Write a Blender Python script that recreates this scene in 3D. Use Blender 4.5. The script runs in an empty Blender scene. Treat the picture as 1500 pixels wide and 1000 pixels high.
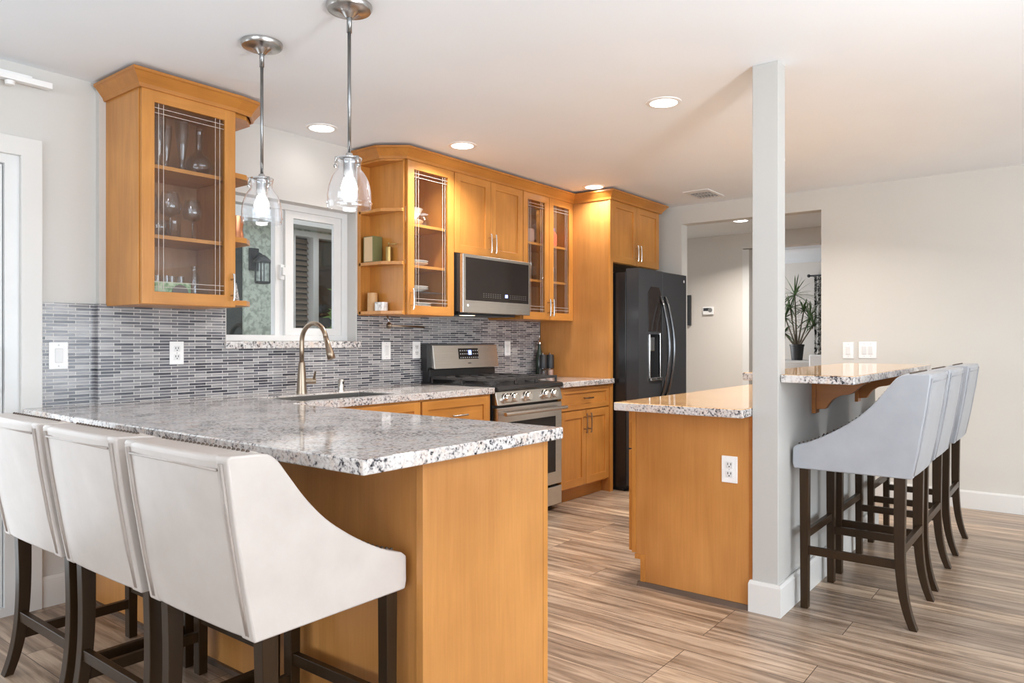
import bpy, bmesh, math, random
from mathutils import Vector, Matrix
R = math.radians
rnd = random.Random(7)
scene = bpy.context.scene
col = scene.collection

# ------------------------------------------------------------------ camera, world, daylight, exposure
cam_d = bpy.data.cameras.new('camera')
cam = bpy.data.objects.new('camera', cam_d)
col.objects.link(cam)
cam.location = (0, 0, 1.207)
cam.rotation_euler = (R(90), 0, R(-52.15))
cam_d.sensor_fit = 'HORIZONTAL'
cam_d.sensor_width = 36
cam_d.lens = 1068.4 / 1500 * 36
cam_d.clip_start = 0.05
scene.camera = cam

world = bpy.data.worlds.new('world')
scene.world = world
world.use_nodes = True
bg = world.node_tree.nodes['Background']
bg.inputs[0].default_value = (0.90, 0.95, 1.0, 1)
bg.inputs[1].default_value = 1.5


def area(name, loc, rot, sx, sy, power, color=(1, 1, 1), shape='RECTANGLE'):
    l = bpy.data.lights.new(name, 'AREA')
    l.shape = shape
    l.size = sx
    l.size_y = sy
    l.energy = power
    l.color = color
    o = bpy.data.objects.new(name, l)
    o.location = loc
    o.rotation_euler = rot
    col.objects.link(o)
    return o


# daylight entering through the glazed openings of the room
area('daylight_rear_glazing', (1.6, -6.05, 1.25), (R(126), 0, 0), 8.0, 2.0, 285, (0.82, 0.92, 1.0))
area('daylight_side_window', (-6.35, -1.2, 1.3), (R(122), 0, R(-90)), 6.0, 1.9, 215, (0.82, 0.92, 1.0))
area('daylight_patio_door', (0.25, 3.9, 1.05), (R(90), 0, R(180)), 1.7, 1.9, 17, (0.86, 0.93, 1.0))
# unseen uplight added beside the camera to brighten the ceiling, like a bounced flash
area('ceiling_fill', (1.1, -1.3, 0.9), (R(180), 0, 0), 0.5, 0.5, 135, (0.93, 0.97, 1.0))
area('far_room_fill', (10.0, 5.42, 1.45), (R(105), 0, R(180)), 2.6, 1.6, 75, (0.95, 0.97, 1.0))  # added fill lamp for the far room; no window opens there

scene.view_settings.view_transform = 'Standard'
scene.view_settings.look = 'None'
scene.view_settings.gamma = 1
scene.view_settings.use_curve_mapping = False
scene.view_settings.exposure = 0.24
scene.cycles.use_denoising = True
scene.cycles.max_bounces = 10
scene.cycles.diffuse_bounces = 5
scene.cycles.transparent_max_bounces = 24
scene.cycles.caustics_reflective = False
scene.cycles.caustics_refractive = False
scene.cycles.sample_clamp_indirect = 6.0

# ------------------------------------------------------------------ materials
def new_mat(name):
    m = bpy.data.materials.new(name)
    m.use_nodes = True
    nt = m.node_tree
    return m, nt, nt.nodes['Principled BSDF']


def setp(b, **k):
    names = {'color': 'Base Color', 'rough': 'Roughness', 'metal': 'Metallic', 'spec': 'Specular IOR Level',
             'coat': 'Coat Weight', 'coatr': 'Coat Roughness', 'emit': 'Emission Color', 'emits': 'Emission Strength',
             'aniso': 'Anisotropic', 'trans': 'Transmission Weight', 'ior': 'IOR', 'alpha': 'Alpha'}
    for a, v in k.items():
        if a in ('color', 'emit') and len(v) == 3:
            v = (*v, 1)
        b.inputs[names[a]].default_value = v


def plain(name, color, rough=0.5, **k):
    m, nt, b = new_mat(name)
    setp(b, color=color, rough=rough, **k)
    # slight procedural variation so that no surface is perfectly flat
    tc = nt.nodes.new('ShaderNodeTexCoord')
    n = nt.nodes.new('ShaderNodeTexNoise')
    n.inputs['Scale'].default_value = 14
    n.inputs['Detail'].default_value = 3
    nt.links.new(tc.outputs['Object'], n.inputs['Vector'])
    mr = nt.nodes.new('ShaderNodeMapRange')
    mr.inputs[3].default_value = 0.96
    mr.inputs[4].default_value = 1.04
    nt.links.new(n.outputs['Fac'], mr.inputs[0])
    mx = nt.nodes.new('ShaderNodeVectorMath')
    mx.operation = 'SCALE'
    mx.inputs[0].default_value = color[:3]
    nt.links.new(mr.outputs[0], mx.inputs['Scale'])
    nt.links.new(mx.outputs[0], b.inputs['Base Color'])
    return m


def ramp(nt, stops, src, interp='LINEAR'):
    r = nt.nodes.new('ShaderNodeValToRGB')
    r.color_ramp.interpolation = interp
    e = r.color_ramp.elements
    while len(e) < len(stops):
        e.new(0.5)
    for i, (p, c) in enumerate(stops):
        e[i].position = p
        e[i].color = (*c, 1)
    nt.links.new(src, r.inputs[0])
    return r


def mapping(nt, scale, coord='Object', rot=(0, 0, 0)):
    tc = nt.nodes.new('ShaderNodeTexCoord')
    mp = nt.nodes.new('ShaderNodeMapping')
    mp.inputs['Scale'].default_value = scale
    mp.inputs['Rotation'].default_value = rot
    nt.links.new(tc.outputs[coord], mp.inputs[0])
    return mp


def noise(nt, vec, scale, detail=4, rough=0.5, dist=0.0):
    n = nt.nodes.new('ShaderNodeTexNoise')
    n.inputs['Scale'].default_value = scale
    n.inputs['Detail'].default_value = detail
    n.inputs['Roughness'].default_value = rough
    n.inputs['Distortion'].default_value = dist
    if vec is not None:
        nt.links.new(vec, n.inputs['Vector'])
    return n


def mixc(nt, fac, a, b, mode='MIX'):
    m = nt.nodes.new('ShaderNodeMix')
    m.data_type = 'RGBA'
    m.blend_type = mode
    for sock, v in ((m.inputs[0], fac), (m.inputs[6], a), (m.inputs[7], b)):
        if hasattr(v, 'is_linked'):
            nt.links.new(v, sock)
        elif isinstance(v, (int, float)):
            sock.default_value = v
        else:
            sock.default_value = (*v, 1) if len(v) == 3 else v
    return m.outputs[2]


def bump(nt, b, src, strength=0.2, dist=0.002):
    bp = nt.nodes.new('ShaderNodeBump')
    bp.inputs['Strength'].default_value = strength
    bp.inputs['Distance'].default_value = dist
    nt.links.new(src, bp.inputs['Height'])
    nt.links.new(bp.outputs[0], b.inputs['Normal'])


def wood(name, c1, c2, axis, rough=0.33, coat=0.12, spec=0.45):
    """grain runs along the given object axis"""
    m, nt, b = new_mat(name)
    s = [9, 9, 9]
    s['xyz'.index(axis)] = 0.8
    mp = mapping(nt, s)
    n1 = noise(nt, mp.outputs[0], 2.4, 5, 0.6, 0.6)
    s2 = [60, 60, 60]
    s2['xyz'.index(axis)] = 2.0
    mp2 = mapping(nt, s2)
    n2 = noise(nt, mp2.outputs[0], 2.0, 3, 0.6)
    tc = mapping(nt, (1, 1, 1))
    n3 = noise(nt, tc.outputs[0], 3.0, 2, 0.5)
    r1 = ramp(nt, [(0.15, c1), (0.85, c2)], n1.outputs['Fac'])
    r2 = ramp(nt, [(0.3, (0.94, 0.935, 0.93)), (0.7, (1.03, 1.03, 1.03))], n2.outputs['Fac'])
    r3 = ramp(nt, [(0.3, (0.86, 0.82, 0.76)), (0.7, (1.10, 1.11, 1.12))], n3.outputs['Fac'])
    c = mixc(nt, 1.0, r1.outputs[0], r2.outputs[0], 'MULTIPLY')
    c = mixc(nt, 1.0, c, r3.outputs[0], 'MULTIPLY')
    nt.links.new(c, b.inputs['Base Color'])
    setp(b, rough=rough, coat=coat, coatr=0.2, spec=spec)
    return m


HON1, HON2 = (0.44, 0.175, 0.034), (0.63, 0.285, 0.066)
W_V = wood('maple_upright', HON1, HON2, 'z')
W_X = wood('maple_across', HON1, HON2, 'x')
W_Y = wood('maple_deep', HON1, HON2, 'y')
W_P = wood('maple_panel', (0.46, 0.196, 0.050), (0.57, 0.265, 0.078), 'z', 0.36)
W_CR = wood('maple_crown', (0.40, 0.155, 0.028), (0.52, 0.215, 0.04), 'x', 0.36, 0.08)
W_IN = wood('maple_inside', (0.33, 0.155, 0.065), (0.44, 0.22, 0.10), 'z', 0.45, 0.0)
W_CORB = wood('corbel_stain', (0.33, 0.105, 0.015), (0.43, 0.15, 0.025), 'y', 0.35, 0.2)
ESP = wood('espresso_wood', (0.021, 0.0105, 0.004), (0.042, 0.022, 0.009), 'z', 0.34, 0.0, 0.22)
TOEW = plain('toe_kick_wood', (0.16, 0.075, 0.025), 0.5)
SHOE = plain('shoe_moulding', (0.10, 0.065, 0.045), 0.45)


def granite(name, warm):
    m, nt, b = new_mat(name)
    mp = mapping(nt, (1, 1, 1))
    big = noise(nt, mp.outputs[0], 7, 3, 0.55, 0.8)
    mid = noise(nt, mp.outputs[0], 78, 5, 0.62, 0.3)
    v = nt.nodes.new('ShaderNodeTexVoronoi')
    v.inputs['Scale'].default_value = 150
    nt.links.new(mp.outputs[0], v.inputs['Vector'])
    # cell greyness
    sep = nt.nodes.new('ShaderNodeSeparateColor')
    nt.links.new(v.outputs['Color'], sep.inputs[0])
    add = nt.nodes.new('ShaderNodeMath')
    add.operation = 'MULTIPLY_ADD'
    nt.links.new(big.outputs['Fac'], add.inputs[0])
    add.inputs[1].default_value = 0.45
    nt.links.new(mid.outputs['Fac'], add.inputs[2])
    add2 = nt.nodes.new('ShaderNodeMath')
    add2.operation = 'MULTIPLY_ADD'
    nt.links.new(sep.outputs[0], add2.inputs[0])
    add2.inputs[1].default_value = 0.13
    nt.links.new(add.outputs[0], add2.inputs[2])
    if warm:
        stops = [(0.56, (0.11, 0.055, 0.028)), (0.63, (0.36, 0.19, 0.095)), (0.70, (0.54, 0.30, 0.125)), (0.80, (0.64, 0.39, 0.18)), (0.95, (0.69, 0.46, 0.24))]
    else:
        stops = [(0.60, (0.016, 0.017, 0.021)), (0.65, (0.13, 0.13, 0.145)), (0.70, (0.40, 0.375, 0.37)), (0.76, (0.59, 0.555, 0.54)), (0.90, (0.70, 0.68, 0.665))]
    r = ramp(nt, stops, add2.outputs[0])
    n4 = noise(nt, mp.outputs[0], 20, 3, 0.6, 0.5)
    tint = ramp(nt, [(0.50, (1, 1, 1)), (0.72, (1.0, 0.86, 0.77))], n4.outputs['Fac'])
    c = mixc(nt, 1.0, r.outputs[0], tint.outputs[0], 'MULTIPLY')
    nt.links.new(c, b.inputs['Base Color'])
    setp(b, rough=0.07, spec=0.55)
    return m


GRAN = granite('granite_grey', False)
GRAN_SHEEN = granite('granite_painted_sheen', True)  # same grey stone, warm reflection put into the colour of the tops


def tile_mat():
    m, nt, b = new_mat('glass_mosaic_tile')
    tc = nt.nodes.new('ShaderNodeTexCoord')
    sp = nt.nodes.new('ShaderNodeSeparateXYZ')
    nt.links.new(tc.outputs['Object'], sp.inputs[0])
    cb = nt.nodes.new('ShaderNodeCombineXYZ')
    nt.links.new(sp.outputs[0], cb.inputs[0])
    nt.links.new(sp.outputs[2], cb.inputs[1])
    br = nt.nodes.new('ShaderNodeTexBrick')
    br.offset = 0.66
    br.inputs['Scale'].default_value = 1
    br.inputs['Brick Width'].default_value = 0.094
    br.inputs['Row Height'].default_value = 0.0150
    br.inputs['Mortar Size'].default_value = 0.0013
    br.inputs['Mortar Smooth'].default_value = 0.1
    br.inputs['Color1'].default_value = (0.0, 0.0, 0.0, 1)
    br.inputs['Color2'].default_value = (1, 1, 1, 1)
    br.inputs['Mortar'].default_value = (0.5, 0.5, 0.5, 1)
    nt.links.new(cb.outputs[0], br.inputs['Vector'])
    mpx = nt.nodes.new('ShaderNodeMapping')
    mpx.inputs['Scale'].default_value = (14, 67, 1)
    nt.links.new(cb.outputs[0], mpx.inputs[0])
    n = noise(nt, mpx.outputs[0], 1.0, 1, 0.5)
    ad = nt.nodes.new('ShaderNodeMath')
    ad.operation = 'MULTIPLY_ADD'
    nt.links.new(n.outputs['Fac'], ad.inputs[0])
    ad.inputs[1].default_value = 0.55
    sp2 = nt.nodes.new('ShaderNodeSeparateColor')
    nt.links.new(br.outputs['Color'], sp2.inputs[0])
    nt.links.new(sp2.outputs[0], ad.inputs[2])
    hf = nt.nodes.new('ShaderNodeMath')
    hf.operation = 'MULTIPLY'
    hf.inputs[1].default_value = 0.66
    nt.links.new(ad.outputs[0], hf.inputs[0])
    r = ramp(nt, [(0.14, (0.045, 0.047, 0.060)), (0.38, (0.115, 0.115, 0.135)), (0.62, (0.225, 0.220, 0.235)), (0.86, (0.36, 0.35, 0.355))], hf.outputs[0])
    c = mixc(nt, br.outputs['Fac'], r.outputs[0], (0.70, 0.68, 0.65))
    nt.links.new(c, b.inputs['Base Color'])
    rr = nt.nodes.new('ShaderNodeMapRange')
    rr.inputs[3].default_value = 0.17
    rr.inputs[4].default_value = 0.6
    nt.links.new(br.outputs['Fac'], rr.inputs[0])
    nt.links.new(rr.outputs[0], b.inputs['Roughness'])
    inv = nt.nodes.new('ShaderNodeMath')
    inv.operation = 'SUBTRACT'
    inv.inputs[0].default_value = 1
    nt.links.new(br.outputs['Fac'], inv.inputs[1])
    bump(nt, b, inv.outputs[0], 0.35, 0.001)
    return m


TILE = tile_mat()


def floor_mat():
    m, nt, b = new_mat('vinyl_plank_floor')
    tc = nt.nodes.new('ShaderNodeTexCoord')
    sp = nt.nodes.new('ShaderNodeSeparateXYZ')
    nt.links.new(tc.outputs['Object'], sp.inputs[0])
    cb = nt.nodes.new('ShaderNodeCombineXYZ')
    nt.links.new(sp.outputs[1], cb.inputs[0])
    nt.links.new(sp.outputs[0], cb.inputs[1])
    br = nt.nodes.new('ShaderNodeTexBrick')
    br.offset = 0.37
    br.offset_frequency = 3
    br.inputs['Scale'].default_value = 1
    br.inputs['Brick Width'].default_value = 1.22
    br.inputs['Row Height'].default_value = 0.178
    br.inputs['Mortar Size'].default_value = 0.0016
    br.inputs['Mortar Smooth'].default_value = 0.2
    br.inputs['Color1'].default_value = (0, 0, 0, 1)
    br.inputs['Color2'].default_value = (1, 1, 1, 1)
    br.inputs['Mortar'].default_value = (0.3, 0.3, 0.3, 1)
    nt.links.new(cb.outputs[0], br.inputs['Vector'])
    # grain, shifted plank by plank
    sh = nt.nodes.new('ShaderNodeVectorMath')
    sh.operation = 'MULTIPLY_ADD'
    nt.links.new(br.outputs['Color'], sh.inputs[0])
    sh.inputs[1].default_value = (7, 3, 5)
    nt.links.new(cb.outputs[0], sh.inputs[2])
    mp = nt.nodes.new('ShaderNodeMapping')
    mp.inputs['Scale'].default_value = (1.1, 15, 1)
    nt.links.new(sh.outputs[0], mp.inputs[0])
    n1 = noise(nt, mp.outputs[0], 1.6, 6, 0.62, 0.7)
    mp2 = nt.nodes.new('ShaderNodeMapping')
    mp2.inputs['Scale'].default_value = (4, 120, 1)
    nt.links.new(sh.outputs[0], mp2.inputs[0])
    n2 = noise(nt, mp2.outputs[0], 1.5, 3, 0.6)
    r1 = ramp(nt, [(0.30, (0.130, 0.082, 0.052)), (0.46, (0.305, 0.215, 0.150)), (0.59, (0.475, 0.355, 0.258)), (0.76, (0.60, 0.465, 0.345))], n1.outputs['Fac'])
    r2 = ramp(nt, [(0.3, (0.82, 0.82, 0.82)), (0.7, (1.1, 1.1, 1.1))], n2.outputs['Fac'])
    r3 = ramp(nt, [(0.0, (0.74, 0.74, 0.76)), (1.0, (1.16, 1.14, 1.10))], br.outputs['Color'])
    c = mixc(nt, 1, r1.outputs[0], r2.outputs[0], 'MULTIPLY')
    c = mixc(nt, 1, c, r3.outputs[0], 'MULTIPLY')
    c = mixc(nt, br.outputs['Fac'], c, (0.06, 0.04, 0.03))
    nt.links.new(c, b.inputs['Base Color'])
    setp(b, rough=0.30, spec=0.45)
    bump(nt, b, n2.outputs['Fac'], 0.08, 0.001)
    return m


FLOOR = floor_mat()


def paint(name, color, rough=0.55):
    m, nt, b = new_mat(name)
    mp = mapping(nt, (1, 1, 1))
    n = noise(nt, mp.outputs[0], 130, 3, 0.5)
    n2 = noise(nt, mp.outputs[0], 1.2, 2, 0.5)
    r = ramp(nt, [(0.3, tuple(x * 0.975 for x in color)), (0.7, tuple(min(1, x * 1.02) for x in color))], n2.outputs['Fac'])
    nt.links.new(r.outputs[0], b.inputs['Base Color'])
    setp(b, rough=rough, spec=0.3)
    bump(nt, b, n.outputs['Fac'], 0.06, 0.001)
    return m


WALL = paint('wall_paint', (0.61, 0.592, 0.55))
WALLW = paint('window_wall_paint', (0.60, 0.585, 0.56))
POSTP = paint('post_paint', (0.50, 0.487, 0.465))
CEIL = paint('ceiling_paint', (0.86, 0.905, 0.955), 0.7)
TRIM = paint('trim_white', (0.70, 0.69, 0.67), 0.35)
VINYL = plain('white_vinyl', (0.73, 0.73, 0.725), 0.3)
WHITEP = plain('white_plastic', (0.86, 0.855, 0.85), 0.3)
HALLW = paint('hall_paint', (0.66, 0.62, 0.575))


def leather(name, c1, c2):
    m, nt, b = new_mat(name)
    mp = mapping(nt, (1, 1, 1))
    n = noise(nt, mp.outputs[0], 9, 3, 0.5)
    n2 = noise(nt, mp.outputs[0], 380, 2, 0.5)
    r = ramp(nt, [(0.3, c1), (0.7, c2)], n.outputs['Fac'])
    nt.links.new(r.outputs[0], b.inputs['Base Color'])
    setp(b, rough=0.36, spec=0.5)
    ad = nt.nodes.new('ShaderNodeMath')
    ad.operation = 'MULTIPLY_ADD'
    nt.links.new(n2.outputs['Fac'], ad.inputs[0])
    ad.inputs[1].default_value = 0.06
    nt.links.new(n.outputs['Fac'], ad.inputs[2])
    bump(nt, b, ad.outputs[0], 0.35, 0.006)
    return m


LEA = leather('cream_leather', (0.52, 0.465, 0.43), (0.575, 0.52, 0.485))
LEA_SHADE = leather('cream_leather_cool_shade', (0.335, 0.345, 0.375), (0.38, 0.395, 0.425))  # the cream leather again, with cool shade put into its colour
WELT = plain('cream_welt', (0.43, 0.37, 0.335), 0.4)
WELT_SHADE = plain('cream_welt_cool_shade', (0.30, 0.30, 0.32), 0.4)  # cream welt with the same cool shade in its colour
NAIL = plain('bronze_nailhead', (0.10, 0.075, 0.06), 0.35, metal=0.7)


def brushed(name, color, rough, axis='x', metal=1.0):
    m, nt, b = new_mat(name)
    s = [150, 150, 150]
    s['xyz'.index(axis)] = 1.2
    mp = mapping(nt, s)
    n = noise(nt, mp.outputs[0], 1.5, 3, 0.6)
    r = ramp(nt, [(0.3, tuple(x * 0.92 for x in color)), (0.7, tuple(min(1, x * 1.06) for x in color))], n.outputs['Fac'])
    nt.links.new(r.outputs[0], b.inputs['Base Color'])
    setp(b, rough=rough, metal=metal)
    return m


STEEL = brushed('stainless_steel', (0.62, 0.59, 0.55), 0.27)
STEELD = brushed('sink_steel', (0.36, 0.35, 0.335), 0.34)
NICKEL = brushed('brushed_nickel', (0.47, 0.46, 0.45), 0.25, 'z')
BRONZE = brushed('champagne_bronze', (0.36, 0.285, 0.215), 0.30, 'z')
CHROME = plain('chrome', (0.78, 0.77, 0.75), 0.14, metal=1.0)
BLACKG = plain('black_glass', (0.026, 0.021, 0.019), 0.07, spec=0.16)
BLACKE = plain('black_enamel', (0.018, 0.018, 0.019), 0.28)
IRON = plain('cast_iron', (0.045, 0.042, 0.042), 0.5)
BLACKP = plain('black_plastic', (0.025, 0.027, 0.03), 0.38)
RUBBER = plain('dark_gap', (0.01, 0.01, 0.01), 0.7)


def black_steel():
    m, nt, b = new_mat('black_stainless')
    mp = mapping(nt, (1, 1, 1))
    n = noise(nt, mp.outputs[0], 5, 2, 0.4)
    setp(b, color=(0.042, 0.044, 0.048), rough=0.19, spec=0.32)
    bump(nt, b, n.outputs['Fac'], 0.35, 0.012)
    return m


BSTEEL = black_steel()
RODN = brushed('rod_nickel', (0.25, 0.25, 0.25), 0.3, 'z')
DSTEEL = brushed('dark_steel', (0.17, 0.175, 0.185), 0.22, 'z')
BSIDE = plain('fridge_side_black', (0.012, 0.012, 0.013), 0.22, spec=0.5)


def thin_glass(name, tint=(0.97, 0.975, 0.975), ior=1.45, gain=1.0, rough=0.0, haze=0.0):
    m = bpy.data.materials.new(name)
    m.use_nodes = True
    nt = m.node_tree
    nt.nodes.clear()
    out = nt.nodes.new('ShaderNodeOutputMaterial')
    tr = nt.nodes.new('ShaderNodeBsdfTransparent')
    tr.inputs[0].default_value = (*tint, 1)
    gl = nt.nodes.new('ShaderNodeBsdfGlossy')
    gl.inputs['Roughness'].default_value = rough
    gl.inputs[0].default_value = (0.95, 0.97, 1.0, 1)
    lw = nt.nodes.new('ShaderNodeLayerWeight')
    lw.inputs[0].default_value = 0.5
    # schlick from the facing term, the same from either side of the sheet
    pw = nt.nodes.new('ShaderNodeMath')
    pw.operation = 'POWER'
    nt.links.new(lw.outputs['Facing'], pw.inputs[0])
    pw.inputs[1].default_value = 3.5
    ma = nt.nodes.new('ShaderNodeMath')
    ma.operation = 'MULTIPLY_ADD'
    ma.use_clamp = True
    nt.links.new(pw.outputs[0], ma.inputs[0])
    ma.inputs[1].default_value = 0.85 * gain
    ma.inputs[2].default_value = 0.05 * gain
    mx = nt.nodes.new('ShaderNodeMixShader')
    nt.links.new(ma.outputs[0], mx.inputs[0])
    nt.links.new(tr.outputs[0], mx.inputs[1])
    nt.links.new(gl.outputs[0], mx.inputs[2])
    if haze:
        tl = nt.nodes.new('ShaderNodeBsdfTranslucent')
        tl.inputs[0].default_value = (0.9, 0.93, 1.0, 1)
        mh = nt.nodes.new('ShaderNodeMixShader')
        mh.inputs[0].default_value = haze
        nt.links.new(mx.outputs[0], mh.inputs[1])
        nt.links.new(tl.outputs[0], mh.inputs[2])
        nt.links.new(mh.outputs[0], out.inputs[0])
    else:
        nt.links.new(mx.outputs[0], out.inputs[0])
    return m


GLASS = thin_glass('pane_glass', gain=0.6)
WARE = thin_glass('clear_glassware', (0.88, 0.89, 0.90), gain=1.5, haze=0.04)
SHADEG = thin_glass('pendant_glass', (0.94, 0.955, 0.975), gain=1.5, haze=0.03)
ETCH = plain('etched_line', (0.55, 0.48, 0.42), 0.5)


def emit(name, color, strength):
    m, nt, b = new_mat(name)
    setp(b, color=(0.8, 0.8, 0.8), emit=color, emits=strength)
    return m


LENS = emit('downlight_lens', (1.0, 0.97, 0.93), 6)
BULB = emit('lit_bulb', (1.0, 0.96, 0.92), 20)
BLUEL = emit('blue_display', (0.10, 0.22, 1.0), 2.2)
KEYS = plain('printed_keys', (0.55, 0.55, 0.55), 0.5)
CERAM = plain('white_ceramic', (0.82, 0.81, 0.78), 0.18)
GREENB = plain('olive_cloth', (0.165, 0.160, 0.060), 0.65)
TANB = plain('tan_paper', (0.60, 0.42, 0.24), 0.6)
BRASS = plain('aged_brass', (0.42, 0.29, 0.11), 0.3, metal=0.9)
COPPER = plain('copper', (0.62, 0.27, 0.14), 0.28, metal=0.85)
LWOOD = wood('light_wood', (0.50, 0.27, 0.11), (0.66, 0.40, 0.19), 'z', 0.45, 0.1)


def marble():
    m, nt, b = new_mat('white_marble')
    mp = mapping(nt, (1, 1, 0.5))
    n = noise(nt, mp.outputs[0], 22, 5, 0.6, 1.2)
    r = ramp(nt, [(0.36, (0.28, 0.26, 0.25)), (0.47, (0.72, 0.70, 0.68)), (0.6, (0.84, 0.83, 0.81))], n.outputs['Fac'])
    nt.links.new(r.outputs[0], b.inputs['Base Color'])
    setp(b, rough=0.2)
    return m


MARB = marble()


def two_tone(name, a, bcol, scale, lo=0.45, hi=0.55, rough=0.6, dist=0.0, sc3=(1, 1, 1)):
    m, nt, b = new_mat(name)
    mp = mapping(nt, sc3)
    n = noise(nt, mp.outputs[0], scale, 4, 0.55, dist)
    r = ramp(nt, [(lo, a), (hi, bcol)], n.outputs['Fac'])
    nt.links.new(r.outputs[0], b.inputs['Base Color'])
    setp(b, rough=rough)
    return m


STUCCO = two_tone('green_grey_stucco', (0.36, 0.40, 0.34), (0.62, 0.68, 0.59), 26, 0.38, 0.56, 0.9, 0.6)
CURT = two_tone('patterned_curtain', (0.02, 0.02, 0.02), (0.62, 0.60, 0.56), 13, 0.48, 0.52, 0.8, 2.5)
LEAF = two_tone('dracaena_leaf', (0.045, 0.085, 0.03), (0.13, 0.21, 0.08), 6, 0.3, 0.7, 0.5)
BUSH = two_tone('garden_leaf', (0.05, 0.12, 0.025), (0.22, 0.38, 0.10), 7, 0.3, 0.7, 0.6)
STEM = plain('plant_stem', (0.17, 0.14, 0.10), 0.7)
SOIL = plain('potting_soil', (0.05, 0.035, 0.025), 0.9)
BLIND = plain('brown_blind', (0.20, 0.145, 0.095), 0.5)
DARKG = plain('dark_exterior_glass', (0.03, 0.037, 0.035), 0.08, spec=0.6)
CONC = plain('patio_concrete', (0.42, 0.40, 0.37), 0.8)
TEAL = plain('teal_glaze', (0.03, 0.20, 0.26), 0.25)
ORANGE = plain('orange_red_glaze', (0.72, 0.13, 0.05), 0.3)
LIME = plain('lime_plastic', (0.50, 0.52, 0.04), 0.4)
PURP = plain('violet_lid', (0.28, 0.18, 0.42), 0.4)
SALT = plain('pink_salt', (0.70, 0.42, 0.32), 0.6)
PEPPER = plain('peppercorns', (0.06, 0.045, 0.04), 0.6)
OIL = plain('green_bottle_glass', (0.030, 0.045, 0.028), 0.12, spec=0.5)
CARDG = two_tone('green_printed_card', (0.16, 0.28, 0.12), (0.52, 0.62, 0.40), 30, 0.4, 0.6, 0.5)
PHOTO = two_tone('mono_photo', (0.03, 0.03, 0.03), (0.55, 0.54, 0.52), 12, 0.4, 0.6, 0.4)
BROWNR = plain('brown_print', (0.15, 0.10, 0.08), 0.5)

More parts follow.
